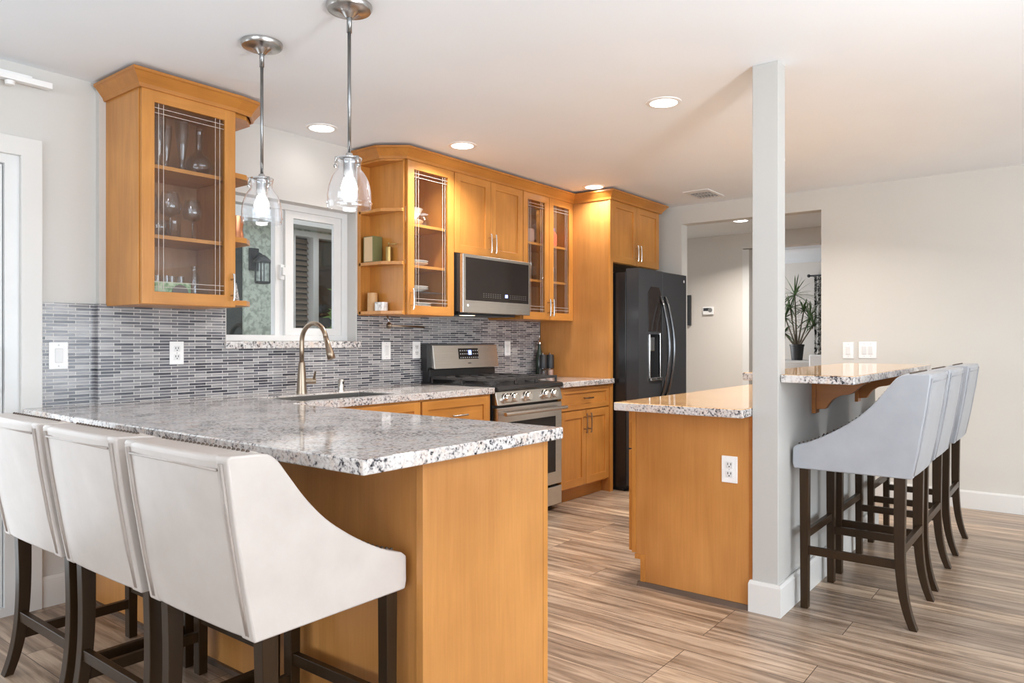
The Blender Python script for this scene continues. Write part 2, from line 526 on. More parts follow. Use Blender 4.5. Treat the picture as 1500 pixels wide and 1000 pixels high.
# ------------------------------------------------------------------ geometry helpers
class MB:
    def __init__(self):
        self.bm = bmesh.new()

    def box(self, x0, x1, y0, y1, z0, z1):
        v = [self.bm.verts.new(p) for p in ((x0, y0, z0), (x1, y0, z0), (x1, y1, z0), (x0, y1, z0), (x0, y0, z1), (x1, y0, z1), (x1, y1, z1), (x0, y1, z1))]
        for f in ((3, 2, 1, 0), (4, 5, 6, 7), (0, 1, 5, 4), (1, 2, 6, 5), (2, 3, 7, 6), (3, 0, 4, 7)):
            self.bm.faces.new([v[i] for i in f])
        return self

    def prism(self, pts, axis, a, b):
        """polygon pts extruded from a to b along axis; pts are in the two other axes in xyz order"""
        def P(p, t):
            if axis == 'x':
                return (t, p[0], p[1])
            if axis == 'y':
                return (p[0], t, p[1])
            return (p[0], p[1], t)
        va = [self.bm.verts.new(P(p, a)) for p in pts]
        vb = [self.bm.verts.new(P(p, b)) for p in pts]
        n = len(pts)
        self.bm.faces.new(va)
        self.bm.faces.new(vb[::-1])
        for i in range(n):
            self.bm.faces.new([va[i], vb[i], vb[(i + 1) % n], va[(i + 1) % n]])
        return self

    def lathe(self, prof, c=(0, 0, 0), seg=24, axis='z', cap=True):
        rings = []
        for r, h in prof:
            ring = []
            for k in range(seg):
                t = 2 * math.pi * k / seg
                a, b2 = r * math.cos(t), r * math.sin(t)
                p = (a, b2, h) if axis == 'z' else ((h, a, b2) if axis == 'x' else (a, h, b2))
                ring.append(self.bm.verts.new((p[0] + c[0], p[1] + c[1], p[2] + c[2])))
            rings.append(ring)
        for i in range(len(rings) - 1):
            for k in range(seg):
                self.bm.faces.new([rings[i][k], rings[i][(k + 1) % seg], rings[i + 1][(k + 1) % seg], rings[i + 1][k]])
        if cap:
            for rg, (r, h) in ((rings[0], prof[0]), (rings[-1], prof[-1])):
                if r > 1e-4:
                    self.bm.faces.new(rg)
        return self

    def tube(self, pts, r, seg=10, radii=None):
        pts = [Vector(p) for p in pts]
        rings = []
        prev = None
        for i, p in enumerate(pts):
            d = (pts[min(i + 1, len(pts) - 1)] - pts[max(i - 1, 0)]).normalized()
            if prev is None:
                u = d.orthogonal().normalized()
            else:
                u = (prev - d * prev.dot(d)).normalized()
            prev = u
            w = d.cross(u)
            rr = radii[i] if radii else r
            rings.append([self.bm.verts.new(p + u * rr * math.cos(2 * math.pi * k / seg) + w * rr * math.sin(2 * math.pi * k / seg)) for k in range(seg)])
        for i in range(len(rings) - 1):
            for k in range(seg):
                self.bm.faces.new([rings[i][k], rings[i][(k + 1) % seg], rings[i + 1][(k + 1) % seg], rings[i + 1][k]])
        self.bm.faces.new(rings[0][::-1])
        self.bm.faces.new(rings[-1])
        return self

    def ball(self, c, r, sx=1, sy=1, sz=1, u=14, v=8):
        m = Matrix.Translation(c) @ Matrix.Diagonal((sx, sy, sz, 1))
        bmesh.ops.create_uvsphere(self.bm, u_segments=u, v_segments=v, radius=r, matrix=m)
        return self

    def sweep(self, path, prof):
        """moulding: profile (outward, z) swept along an open plan path with mitred corners; outward is to the right of travel"""
        n = len(path)
        nor = []
        for i in range(n - 1):
            dx, dy = path[i + 1][0] - path[i][0], path[i + 1][1] - path[i][1]
            L = math.hypot(dx, dy)
            nor.append(Vector((dy / L, -dx / L)))
        rings = []
        for i in range(n):
            a, b2 = nor[max(i - 1, 0)], nor[min(i, n - 2)]
            o = (a + b2) / (1 + a.dot(b2))
            rings.append([self.bm.verts.new((path[i][0] + o.x * q[0], path[i][1] + o.y * q[0], q[1])) for q in prof])
        m = len(prof)
        for i in range(n - 1):
            for k in range(m):
                self.bm.faces.new([rings[i][k], rings[i + 1][k], rings[i + 1][(k + 1) % m], rings[i][(k + 1) % m]])
        self.bm.faces.new(rings[0][::-1])
        self.bm.faces.new(rings[-1])
        return self

    def build(self, name, mat, parent=None, bevel=0.0, smooth=False, off=None, seg=2, subsurf=0):
        bmesh.ops.recalc_face_normals(self.bm, faces=self.bm.faces)
        if off is None and parent is not None:
            off = root_loc(parent)
        if off is not None and Vector(off).length > 0:
            bmesh.ops.translate(self.bm, vec=-Vector(off), verts=self.bm.verts)
        me = bpy.data.meshes.new(name)
        self.bm.to_mesh(me)
        self.bm.free()
        me.materials.append(mat)
        o = bpy.data.objects.new(name, me)
        col.objects.link(o)
        if parent is not None:
            o.parent = parent
        if smooth:
            for p in me.polygons:
                p.use_smooth = True
            if smooth != 'all':
                me.set_sharp_from_angle(angle=R(40))
        if bevel:
            md = o.modifiers.new('bevel', 'BEVEL')
            md.width = bevel
            md.segments = seg
            md.limit_method = 'ANGLE'
            md.angle_limit = R(35)
        if subsurf:
            md = o.modifiers.new('sub', 'SUBSURF')
            md.levels = md.render_levels = subsurf
        return o


def root_loc(o):
    v = Vector((0, 0, 0))
    while o is not None:
        v += Vector(o.location)
        o = o.parent
    return v


def thing(name, label, cat, loc=(0, 0, 0), rz=0.0, group=None):
    o = bpy.data.objects.new(name, None)
    o.empty_display_size = 0.05
    col.objects.link(o)
    o.location = loc
    o.rotation_euler = (0, 0, rz)
    o['label'] = label
    o['category'] = cat
    if group:
        o['group'] = group
    return o


def tag(o, label, cat, group=None, kind=None):
    o['label'] = label
    o['category'] = cat
    if group:
        o['group'] = group
    if kind:
        o['kind'] = kind
    return o


def struct(o, label, cat='room'):
    o['kind'] = 'structure'
    o['label'] = label
    o['category'] = cat
    return o


def box(x0, x1, y0, y1, z0, z1):
    return MB().box(x0, x1, y0, y1, z0, z1)


def rect_with_hole(mb, axis, a, b, u0, u1, z0, z1, holes):
    """wall slab between a..b along axis, u range and z range, with rectangular holes (u0,u1,z0,z1)"""
    us = sorted({u0, u1, *[h[0] for h in holes], *[h[1] for h in holes]})
    zs = sorted({z0, z1, *[h[2] for h in holes], *[h[3] for h in holes]})
    for i in range(len(us) - 1):
        run = None
        for j in range(len(zs) - 1):
            cu, cz = (us[i] + us[i + 1]) / 2, (zs[j] + zs[j + 1]) / 2
            solid = not any(h[0] < cu < h[1] and h[2] < cz < h[3] for h in holes)
            if solid and run is None:
                run = zs[j]
            if (not solid or j == len(zs) - 2) and run is not None:
                top = zs[j + 1] if solid else zs[j]
                if axis == 'y':
                    mb.box(us[i], us[i + 1], a, b, run, top)
                else:
                    mb.box(a, b, us[i], us[i + 1], run, top)
                run = None
    return mb


# ------------------------------------------------------------------ the setting
CH = 2.44
struct(MB().prism([(-6.4, -6.1), (12.0, -6.1), (12.0, 5.6), (6.32, 5.6), (6.32, 3.86), (-6.4, 3.86)], 'z', -0.1, 0).build('floor', FLOOR), 'brown grey wood plank floor running through the rooms', 'floor')
struct(MB().prism([(-6.4, -6.1), (12.0, -6.1), (12.0, 5.6), (6.32, 5.6), (6.32, 3.86), (-6.4, 3.86)], 'z', CH, CH + 0.1).build('ceiling', CEIL), 'flat white ceiling', 'ceiling')

WB = 3.68   # face of the window wall
mb = MB()
rect_with_hole(mb, 'y', WB, 3.86, 1.535, 6.2, 0, CH, [(2.19, 3.095, 1.165, 2.035)])
struct(mb.build('wall_back', WALLW), 'pale wall behind the sink with a window', 'wall')
mb = MB()
rect_with_hole(mb, 'y', 3.715, 3.86, -6.3, 1.535, 0, CH, [(-0.62, 1.216, 0, 2.03)])
struct(mb.build('wall_corner', WALLW), 'pale wall around the sliding glass door', 'wall')
mb = MB()
rect_with_hole(mb, 'x', 6.2, 6.32, -6.0, 3.68, 0, CH, [(1.647, 2.86, 0, 2.275)])
struct(mb.build('wall_right', WALL), 'beige wall on the right with a cased opening to the hall', 'wall')
mb = MB()
rect_with_hole(mb, 'y', -6.12, -6.0, -6.4, 6.32, 0, CH, [(-2.4, 5.6, 0.2, 2.3)])
struct(mb.build('wall_front', WALLW), 'wall behind the viewer with wide glazing', 'wall')
mb = MB()
rect_with_hole(mb, 'x', -6.42, -6.3, -6.1, 3.86, 0, CH, [(-4.2, 1.8, 0.3, 2.3)])
struct(mb.build('wall_left', WALLW), 'wall on the left beyond the dining side', 'wall')

# hall and far room
struct(box(8.2, 8.32, 3.03, 5.5, 0, CH).build('wall_hall', HALLW), 'beige hall wall carrying the thermostat', 'wall')
struct(box(6.32, 12.0, 5.5, 5.6, 0, CH).build('wall_north', HALLW), 'end wall of the hall', 'wall')
struct(box(8.2, 8.36, 0.2, 3.03, 2.265, CH).build('trim_1', HALLW), 'dropped header between the hall and the far room', 'header')
struct(box(8.185, 8.335, 2.955, 3.03, 0, 2.255).build('trim_2', TRIM), 'white casing at the end of the hall wall', 'trim')
struct(box(11.8, 11.92, -0.6, 5.5, 0, CH).build('wall_far', HALLW), 'pale end wall of the far room', 'wall')
struct(box(6.32, 12.0, -0.7, -0.6, 0, CH).build('wall_south', HALLW), 'side wall of the hall', 'wall')
mb = MB()
mb.box(9.4, 9.55, 0.6, 4.6, 2.36, CH)
mb.prism([(9.55, 2.44), (10.3, 2.44), (9.55, 2.39)], 'y', 0.6, 4.6)
struct(mb.build('trim_3', CEIL), 'white stepped ceiling border in the far room', 'trim')

# half wall and post
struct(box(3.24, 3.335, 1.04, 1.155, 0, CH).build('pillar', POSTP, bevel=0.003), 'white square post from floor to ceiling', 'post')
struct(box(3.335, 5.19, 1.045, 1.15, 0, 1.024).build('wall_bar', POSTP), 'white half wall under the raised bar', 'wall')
bbp = [(0, 0), (0.014, 0), (0.014, 0.125), (0.009, 0.14), (0, 0.14)]
mb = MB()
mb.sweep([(3.30, 1.155), (3.24, 1.155), (3.24, 1.04), (5.19, 1.04), (5.19, 1.15)], bbp)
struct(mb.build('baseboard_bar', TRIM), 'white baseboard wrapping the post and half wall', 'baseboard')
mb = MB()
mb.sweep([(6.2, 1.647), (6.2, -6.0)], [(0, 0), (0.014, 0), (0.014, 0.118), (0.009, 0.13), (0, 0.13)])
struct(mb.build('baseboard_right', TRIM), 'white baseboard along the right wall', 'baseboard')
mb = MB()
mb.sweep([(1.30, 3.715), (1.475, 3.715)], bbp)
struct(mb.build('baseboard_back', TRIM), 'white baseboard behind the peninsula stools', 'baseboard')

# mosaic backsplash (one continuous tiled surface)
mb = MB()
rect_with_hole(mb, 'y', WB - 0.009, WB, 1.535, 5.12, 0.905, 1.385, [(2.18, 3.105, 1.168, 1.385)])
mb.box(1.297, 1.535, WB + 0.026, WB + 0.035, 0.905, 1.385)
mb.box(1.526, 1.535, WB - 0.009, WB + 0.03, 0.905, 1.385)
struct(mb.build('trim_4', TILE), 'grey glass mosaic backsplash of thin horizontal tiles', 'backsplash')

# window above the sink
def frame(x0, x1, y0, y1, z0, z1, w, h):
    mb = MB()
    mb.box(x0, x0 + w, y0, y1, z0, z1).box(x1 - w, x1, y0, y1, z0, z1)
    mb.box(x0 + w, x1 - w, y0, y1, z0, z0 + h).box(x0 + w, x1 - w, y0, y1, z1 - h, z1)
    return mb


win = struct(frame(2.19, 3.095, 3.765, 3.84, 1.21, 2.035, 0.045, 0.035).box(2.575, 2.63, 3.795, 3.838, 1.245, 2.0).build('window_1', VINYL), 'white sliding window over the sink', 'window')
MB().box(2.235, 2.58, 3.808, 3.813, 1.245, 1.99).build('pane', GLASS, win)
frame(2.63, 3.049, 3.772, 3.794, 1.246, 1.999, 0.057, 0.043).build('sash', VINYL, win)
MB().box(2.69, 2.995, 3.784, 3.789, 1.285, 1.955).build('pane', GLASS, win)
MB().box(2.583, 2.612, 3.752, 3.772, 1.575, 1.665).box(2.588, 2.606, 3.735, 3.755, 1.60, 1.65).build('latch', VINYL, win, bevel=0.004)
tag(box(2.172, 3.112, 3.648, 3.79, 1.167, 1.208).build('window_sill', GRAN, bevel=0.004), 'speckled granite sill under the sink window', 'sill')

# sliding patio door at the left edge
door = struct(frame(-0.62, 1.216, 3.716, 3.80, 0, 2.03, 0.056, 0.04).build('door_1', VINYL), 'white sliding glass patio door', 'door')
frame(0.25, 1.155, 3.735, 3.775, 0.041, 1.985, 0.08, 0.09).build('sash', VINYL, door)
MB().box(0.33, 1.07, 3.752, 3.758, 0.13, 1.90).build('pane', GLASS, door)
MB().box(-0.55, 0.24, 3.782, 3.788, 0.03, 1.98).build('pane', GLASS, door)
MB().tube([(1.11, 3.732, 0.98), (1.11, 3.69, 1.0), (1.11, 3.69, 1.16), (1.11, 3.732, 1.18)], 0.008).build('handle', CHROME, door, smooth=True)
mb = MB()
mb.prism([(1.216, 0), (1.30, 0), (1.30, 2.112), (-0.72, 2.112), (-0.72, 0), (-0.62, 0), (-0.62, 2.03), (1.216, 2.03)], 'y', 3.693, 3.715)
struct(mb.build('trim_5', TRIM, bevel=0.003), 'wide white casing around the patio door', 'casing')

t = thing('curtain_track', 'white blind head rail on the wall above the patio door', 'curtain rail', (0.3, 3.68, 2.34))
MB().box(-0.6, 1.328, 3.655, 3.695, 2.345, 2.372).build('rail', WHITEP, t, bevel=0.003)
MB().box(1.10, 1.26, 3.695, 3.715, 2.352, 2.392).build('bracket', WHITEP, t, bevel=0.002)
MB().lathe([(0.0, -0.014), (0.018, -0.012), (0.02, 0.006), (0.0, 0.01)], (1.165, 3.672, 2.335), 16).build('glider', WHITEP, t, smooth=True)

# ------------------------------------------------------------------ cabinet pieces
def pull_v(parent, x, y, z, length=0.13, mat=NICKEL):
    """upright bar pull on a door whose face is at y"""
    mb = MB()
    h = length / 2
    mb.tube([(x, y - 0.026, z - h), (x, y - 0.030, z - h * 0.85), (x, y - 0.032, z), (x, y - 0.030, z + h * 0.85), (x, y - 0.026, z + h)], 0.006, 10, [0.0075, 0.0055, 0.005, 0.0055, 0.0075])
    for s in (-1, 1):
        mb.tube([(x, y, z + s * h * 0.62), (x, y - 0.03, z + s * h * 0.62)], 0.0045, 8)
    o = mb.build('handle', mat, parent, smooth=True)
    return o


def pull_h(parent, x, y, z, length=0.13, mat=NICKEL):
    mb = MB()
    h = length / 2
    mb.tube([(x - h, y - 0.026, z), (x - h * 0.85, y - 0.03, z), (x, y - 0.032, z), (x + h * 0.85, y - 0.03, z), (x + h, y - 0.026, z)], 0.006, 10, [0.0075, 0.0055, 0.005, 0.0055, 0.0075])
    for s in (-1, 1):
        mb.tube([(x + s * h * 0.62, y, z), (x + s * h * 0.62, y - 0.03, z)], 0.0045, 8)
    return mb.build('handle', mat, parent, smooth=True)


def ring(x0, x1, z0, z1, y0, y1, fr):
    mb = MB()
    xs, zs = (x0, x0 + fr, x1 - fr, x1), (z0, z0 + fr, z1 - fr, z1)
    V = {(i, j, k): mb.bm.verts.new((xs[i], y, zs[j])) for i in range(4) for j in range(4) for k, y in enumerate((y0, y1))}
    F = mb.bm.faces.new
    for i in range(3):
        for j in range(3):
            if (i, j) != (1, 1):
                for k in (0, 1):
                    F([V[i, j, k], V[i + 1, j, k], V[i + 1, j + 1, k], V[i, j + 1, k]])
    for i in range(3):
        for j in (0, 3):
            F([V[i, j, 0], V[i + 1, j, 0], V[i + 1, j, 1], V[i, j, 1]])
            F([V[j, i, 0], V[j, i + 1, 0], V[j, i + 1, 1], V[j, i, 1]])
    for j in (1, 2):
        F([V[1, j, 0], V[2, j, 0], V[2, j, 1], V[1, j, 1]])
        F([V[j, 1, 0], V[j, 2, 0], V[j, 2, 1], V[j, 1, 1]])
    return mb


def shaker(parent, name, x0, x1, z0, z1, y, fr=0.058, glass=False, horiz=False):
    """front facing -Y, face at y: stiles and rails as sub-parts around a recessed panel"""
    th = 0.02
    d = ring(x0, x1, z0, z1, y, y + th, fr).build(name, W_V, parent, bevel=0.0022)
    d.data.materials.append(W_X)
    off = root_loc(d)
    for p in d.data.polygons:      # upright grain on the stiles, level grain on the rails
        if x0 + fr + 1e-4 < p.center.x + off.x < x1 - fr - 1e-4:
            p.material_index = 1
    if glass:
        MB().box(x0 + fr, x1 - fr, y + 0.010, y + 0.014, z0 + fr, z1 - fr).build('pane', GLASS, d)
        # paired etched lines near every edge
        mb = MB()
        w = 0.0012
        for k in (0.022, 0.045):
            for xx in (x0 + fr + k, x1 - fr - k):
                mb.box(xx - w, xx + w, y + 0.0085, y + 0.0098, z0 + fr, z1 - fr)
            for zz in (z0 + fr + k, z1 - fr - k):
                mb.box(x0 + fr, x1 - fr, y + 0.0075, y + 0.0084, zz - w, zz + w)
        mb.build('etched_lines', ETCH, d)
    else:
        MB().box(x0 + fr - 0.004, x1 - fr + 0.004, y + 0.010, y + 0.017, z0 + fr - 0.004, z1 - fr + 0.004).build('panel', W_X if horiz else W_V, d)
    return d


def open_box(parent, x0, x1, y0, y1, z0, z1, inside=W_IN, outside=W_V):
    th = 0.018
    for a in (x0, x1 - th):
        MB().box(a, a + th, y0, y1, z0, z1).build('side_panel', outside, parent, bevel=0.001)
    MB().box(x0 + th, x1 - th, y0, y1, z0, z0 + th).build('bottom_panel', outside, parent)
    MB().box(x0 + th, x1 - th, y0, y1, z1 - th, z1).build('top_panel', outside, parent)
    MB().box(x0 + th, x1 - th, y1 - 0.008, y1, z0 + th, z1 - th).build('back_panel', inside, parent)


def shelf(parent, x0, x1, y0, y1, z, mat=W_X):
    return MB().box(x0, x1, y0, y1, z - 0.018, z).build('shelf', mat, parent, bevel=0.001)


YD = 3.33    # face of the wall cabinet doors
ZB, ZT = 1.376, 2.362
CROWN = [(0.0, 2.352), (0.010, 2.352), (0.016, 2.368), (0.048, 2.408), (0.056, 2.412), (0.056, 2.424), (0.0, 2.424)]

# left wall cabinet with its angled end shelves
t = thing('wall_cabinet', 'honey maple wall cabinet with one glass door, left of the window', 'cabinet', (1.80, WB, ZB))
open_box(t, 1.565, 2.032, YD + 0.022, WB, ZB, ZT)
d = shaker(t, 'door', 1.570, 2.032, ZB + 0.002, ZT - 0.004, YD, glass=True)
pull_v(d, 2.008, YD, 1.475)
LZ = (1.703, 2.027)
for z in LZ:
    shelf(t, 1.583, 2.014, YD + 0.04, WB - 0.01, z)
ex0, ex1 = 2.033, 2.185
for z in (1.415, 1.735, 2.058, 2.362):
    MB().prism([(ex0, YD + 0.024), (2.115, YD + 0.035), (ex1, YD + 0.115), (ex1, WB), (ex0, WB)], 'z', z - 0.026, z).build('end_shelf', W_X, t, bevel=0.001)
MB().sweep([(1.565, WB), (1.565, YD), (2.036, YD), (2.118, YD + 0.016), (2.186, YD + 0.105), (2.186, WB)], CROWN).build('crown_molding', W_CR, t)

# run right of the window: open end shelf, glass cabinet, cabinet over the microwave, double glass cabinet
t = thing('end_shelf', 'narrow open maple end shelf with clipped corners, right of the window', 'shelf', (3.16, WB, ZB))
es0, es1 = 3.108, 3.200
MB().box(es0, es0 + 0.006, WB - 0.03, WB - 0.014, ZB, ZT).build('edge_strip', W_V, t)
MB().box(es0, es1, WB - 0.014, WB, ZB, ZT).build('back_panel', W_V, t)
EZ = (1.40, 1.712, 2.045, 2.362)
for z in EZ:
    MB().prism([(es1, YD + 0.02), (es1 - 0.012, YD + 0.02), (es0, YD + 0.13), (es0, WB - 0.014), (es1, WB - 0.014)], 'z', z - 0.02, z).build('shelf', W_X, t, bevel=0.001)

t = thing('wall_cabinet', 'narrow maple wall cabinet with one glass door showing white plates, left of the microwave', 'cabinet', (3.42, WB, ZB))
open_box(t, 3.200, 3.652, YD + 0.022, WB, ZB, ZT)
d = shaker(t, 'door', 3.218, 3.648, ZB + 0.002, ZT - 0.004, YD, glass=True)
pull_v(d, 3.243, YD, 1.475, mat=CHROME)
RZ = (1.532, 1.700, 1.965)
shelf(t, 3.218, 3.634, YD + 0.04, WB - 0.01, RZ[1])
shelf(t, 3.218, 3.634, YD + 0.04, WB - 0.01, RZ[2])
MB().box(3.218, 3.634, YD + 0.06, WB - 0.01, RZ[0] - 0.006, RZ[0]).build('glass_shelf', WARE, t)

t = thing('wall_cabinet', 'maple wall cabinet with two solid doors above the microwave', 'cabinet', (4.03, WB, 1.81))
MB().box(3.652, 4.424, YD + 0.022, WB, 1.808, ZT).build('carcass', W_V, t)
d = shaker(t, 'door', 3.656, 4.037, 1.810, ZT - 0.004, YD)
pull_v(d, 4.012, YD, 1.905, mat=CHROME)
d = shaker(t, 'door', 4.041, 4.420, 1.810, ZT - 0.004, YD)
pull_v(d, 4.066, YD, 1.905, mat=CHROME)

t = thing('wall_cabinet', 'maple wall cabinet with two glass doors, right of the microwave', 'cabinet', (4.77, WB, ZB))
open_box(t, 4.424, 5.119, YD + 0.022, WB, ZB, ZT)
d = shaker(t, 'door', 4.428, 4.768, ZB + 0.002, ZT - 0.004, YD, glass=True)
pull_v(d, 4.746, YD, 1.475)
d = shaker(t, 'door', 4.772, 5.115, ZB + 0.002, ZT - 0.004, YD, glass=True)
pull_v(d, 4.794, YD, 1.475)
for z in (1.695, 1.985):
    shelf(t, 4.442, 5.101, YD + 0.04, WB - 0.01, z)

# tall panel and cabinet over the fridge
t = thing('fridge_surround', 'tall maple panel and two-door cabinet above the black fridge', 'cabinet', (5.5, WB, 0))
MB().box(5.120, 5.140, 2.995, WB - 0.012, 0, ZT).build('side_panel', W_P, t, bevel=0.001)
MB().box(5.116, 5.160, 2.975, 2.995, 0, ZT).build('stile', W_V, t, bevel=0.001)
MB().box(5.140, 6.0, 3.005, WB - 0.004, 1.850, ZT).build('carcass', W_V, t)
d = shaker(t, 'door', 5.165, 5.578, 1.853, ZT - 0.004, 2.983)
pull_v(d, 5.553, 2.983, 1.955, mat=CHROME)
d = shaker(t, 'door', 5.582, 5.996, 1.853, ZT - 0.004, 2.983)
pull_v(d, 5.607, 2.983, 1.955, mat=CHROME)

mb = MB()
mb.sweep([(3.105, WB), (3.105, YD + 0.13), (3.205, YD), (5.118, YD), (5.118, 2.975), (6.002, 2.975), (6.002, WB)], CROWN)
tag(mb.build('crown_molding', W_CR), 'continuous maple crown moulding along the cabinets right of the window', 'moulding')

# ------------------------------------------------------------------ base units
CT, CTH = 0.910, 0.040
YF = 2.985   # base door face
t = thing('base_cabinet', 'maple sink base cabinet with a plain front, behind the peninsula', 'cabinet', (2.55, WB, 0))
for xa in (2.10, 2.972):
    MB().box(xa, xa + 0.018, YF + 0.02, WB - 0.02, 0.10, CT - CTH).build('side_panel', W_V, t)
MB().box(2.118, 2.972, YF + 0.02, WB - 0.02, 0.10, 0.118).build('bottom_panel', W_V, t)
MB().box(2.118, 2.972, YF + 0.02, YF + 0.04, 0.83, CT - CTH).build('front_rail', W_X, t)
MB().box(2.10, 2.99, YF + 0.075, WB - 0.02, 0, 0.10).build('toe_kick', TOEW, t)
shaker(t, 'false_front', 2.14, 2.985, 0.71, 0.858, YF, 0.05, horiz=True)
for a, b2 in ((2.14, 2.56), (2.565, 2.985)):
    d = shaker(t, 'door', a, b2, 0.115, 0.70, YF)
    pull_v(d, b2 - 0.025 if a < 2.3 else a + 0.025, YF, 0.62)

t = thing('base_cabinet', 'maple drawer base cabinet immediately left of the range', 'cabinet', (3.31, WB, 0))
MB().box(2.995, 3.635, YF + 0.02, WB - 0.02, 0.10, CT - CTH).build('carcass', W_V, t)
MB().box(2.995, 3.635, YF + 0.075, WB - 0.02, 0, 0.10).build('toe_kick', TOEW, t)
for z0, z1 in ((0.66, 0.858), (0.39, 0.65), (0.115, 0.38)):
    d = shaker(t, 'drawer', 3.0, 3.60, z0, z1, YF, 0.05, horiz=True)
    pull_h(d, 3.30, YF, (z0 + z1) / 2)

t = thing('base_cabinet', 'maple base cabinet with a drawer over two doors, right of the range', 'cabinet', (4.77, WB, 0))
MB().box(4.422, 5.118, YF + 0.02, WB - 0.02, 0.10, CT - CTH).build('carcass', W_V, t)
MB().box(4.422, 5.118, YF + 0.075, WB - 0.02, 0, 0.10).build('toe_kick', W_X, t)
d = shaker(t, 'drawer', 4.426, 5.112, 0.692, 0.858, YF, 0.042, horiz=True)
pull_h(d, 4.77, YF, 0.775, 0.12, BRONZE)
d = shaker(t, 'door', 4.426, 4.768, 0.115, 0.684, YF)
pull_v(d, 4.738, YF, 0.585, 0.15, BRONZE)
d = shaker(t, 'door', 4.772, 5.112, 0.115, 0.684, YF)
pull_v(d, 4.802, YF, 0.585, 0.15, BRONZE)

# peninsula
t = thing('peninsula_cabinet', 'maple peninsula base behind the three cream stools', 'cabinet', (1.77, 2.3, 0))
MB().box(1.490, 2.04, 1.475, 3.60, 0.0, CT - CTH).build('carcass', W_V, t)
MB().box(1.475, 1.490, 1.475, WB - 0.012, 0.0, CT - CTH).build('back_panel', W_P, t)
MB().box(1.458, 2.037, 1.448, 1.475, 0.0, CT - CTH).build('end_panel', W_P, t, bevel=0.0015)
MB().box(2.043, 2.070, 1.451, 1.475, 0.02, CT - CTH - 0.004).build('edge_strip', W_V, t, bevel=0.002)
MB().box(1.462, 1.475, 1.475, 3.66, 0.0, 0.018).build('shoe_molding', SHOE, t)
for k in range(3):
    MB().box(2.042, 2.062, 1.48 + k * 0.5, 1.975 + k * 0.5, 0.115, 0.858).build('door', W_V, t, bevel=0.002)

# island base
IX = 3.25
t = thing('island_cabinet', 'maple island base beside the white post with an outlet on its end', 'cabinet', (4.2, 1.45, 0))
MB().box(IX + 0.02, 5.15, 1.16, 1.725, 0.10, CT - CTH).box(IX + 0.02, 5.15, 1.16, 1.665, 0, 0.10).build('carcass', W_V, t)
MB().prism([(1.172, 0.012), (1.692, 0.012), (1.692, 0.148), (1.742, 0.148), (1.742, CT - CTH), (1.172, CT - CTH)], 'x', IX, IX + 0.02).build('end_panel', W_P, t, bevel=0.0015)
MB().box(IX - 0.004, IX + 0.02, 1.156, 1.171, 0.012, CT - CTH).build('corner_strip', W_CORB, t)
MB().prism([(1.692, 0.0), (1.716, 0.0), (1.716, 0.128), (1.747, 0.128), (1.747, 0.152), (1.692, 0.152)], 'x', IX - 0.005, IX + 0.012).build('notch_trim', W_X, t)
MB().box(IX - 0.002, IX + 0.02, 1.743, 1.765, 0.155, CT - CTH - 0.004).build('face_stile', W_V, t, bevel=0.001)
for k in range(4):
    x0 = IX + 0.01 + k * 0.47
    MB().box(x0, x0 + 0.465, 1.767, 1.788, 0.672, CT - CTH - 0.008).build('drawer', W_X, t, bevel=0.002)
    MB().box(x0, x0 + 0.465, 1.767, 1.788, 0.16, 0.664).build('door', W_V, t, bevel=0.002)
MB().prism([(IX - 0.018, 0), (IX, 0), (IX, 0.02), (IX - 0.006, 0.02)], 'y', 1.16, 1.73).build('shoe_molding', SHOE, t)

# worktops
def slab(name, pts, z0, z1, mat, holes=None, side=None, bevel=0.005):
    mb = MB()
    mb.prism(pts, 'z', z0, z1)
    o = mb.build(name, mat, bevel=bevel, seg=3)
    if side is not None:
        o.data.materials.append(side)
        for p in o.data.polygons:
            if p.normal.z < 0.5:
                p.material_index = 1
    return o


SX0, SX1, SY0, SY1 = 2.23, 2.90, 3.06, 3.42
mb = MB()
bm = mb.bm
yw = WB - 0.0
CP = [(1.212, 1.412), (2.108, 1.412), (2.108, 2.975), (3.650, 2.975), (3.650, WB), (1.545, WB), (1.545, 3.715), (1.24, 3.715), (1.212, 3.66)]
top = [bm.verts.new((x, y, CT)) for x, y in CP]
bot = [bm.verts.new((x, y, CT - CTH)) for x, y in CP]
hp = [(SX0, SY0), (SX1, SY0), (SX1, SY1), (SX0, SY1)]
ht = [bm.verts.new((x, y, CT)) for x, y in hp]
hb = [bm.verts.new((x, y, CT - CTH)) for x, y in hp]
for a, b2 in ((top, bot), (ht, hb)):
    n = len(a)
    for i in range(n):
        bm.faces.new([a[i], a[(i + 1) % n], b2[(i + 1) % n], b2[i]])
for outer, inner in ((top, ht), (bot, hb)):
    es = [bm.edges.get((L[i], L[(i + 1) % len(L)])) for L in (outer, inner) for i in range(len(L))]
    bmesh.ops.triangle_fill(bm, edges=es, use_beauty=True, use_dissolve=True)
tag(mb.build('granite_countertop', GRAN, bevel=0.005, seg=3), 'L-shaped grey speckled granite worktop over the peninsula and sink run', 'countertop')
tag(slab('granite_countertop', [(4.415, 2.952), (5.148, 2.952), (5.148, 2.973), (5.115, 2.973), (5.115, WB), (4.415, WB)], CT - CTH, CT, GRAN), 'short granite worktop between the range and the tall fridge panel', 'countertop')
tag(slab('granite_countertop', [(3.128, 1.158), (3.15, 1.158), (5.2, 1.158), (5.2, 1.80), (3.128, 1.80)], CT - CTH, CT, GRAN_SHEEN, side=GRAN), 'granite worktop with a painted warm reflection on the island left of the post', 'countertop')
tag(slab('bar_counter', [(3.262, 0.735), (5.24, 0.735), (5.24, 1.245), (3.36, 1.245), (3.36, 1.158), (3.338, 1.158), (3.338, 1.037), (3.262, 1.037)], 1.026, 1.062, GRAN_SHEEN, side=GRAN), 'raised granite bar top with a painted warm reflection running from the post above the white stools', 'counter')

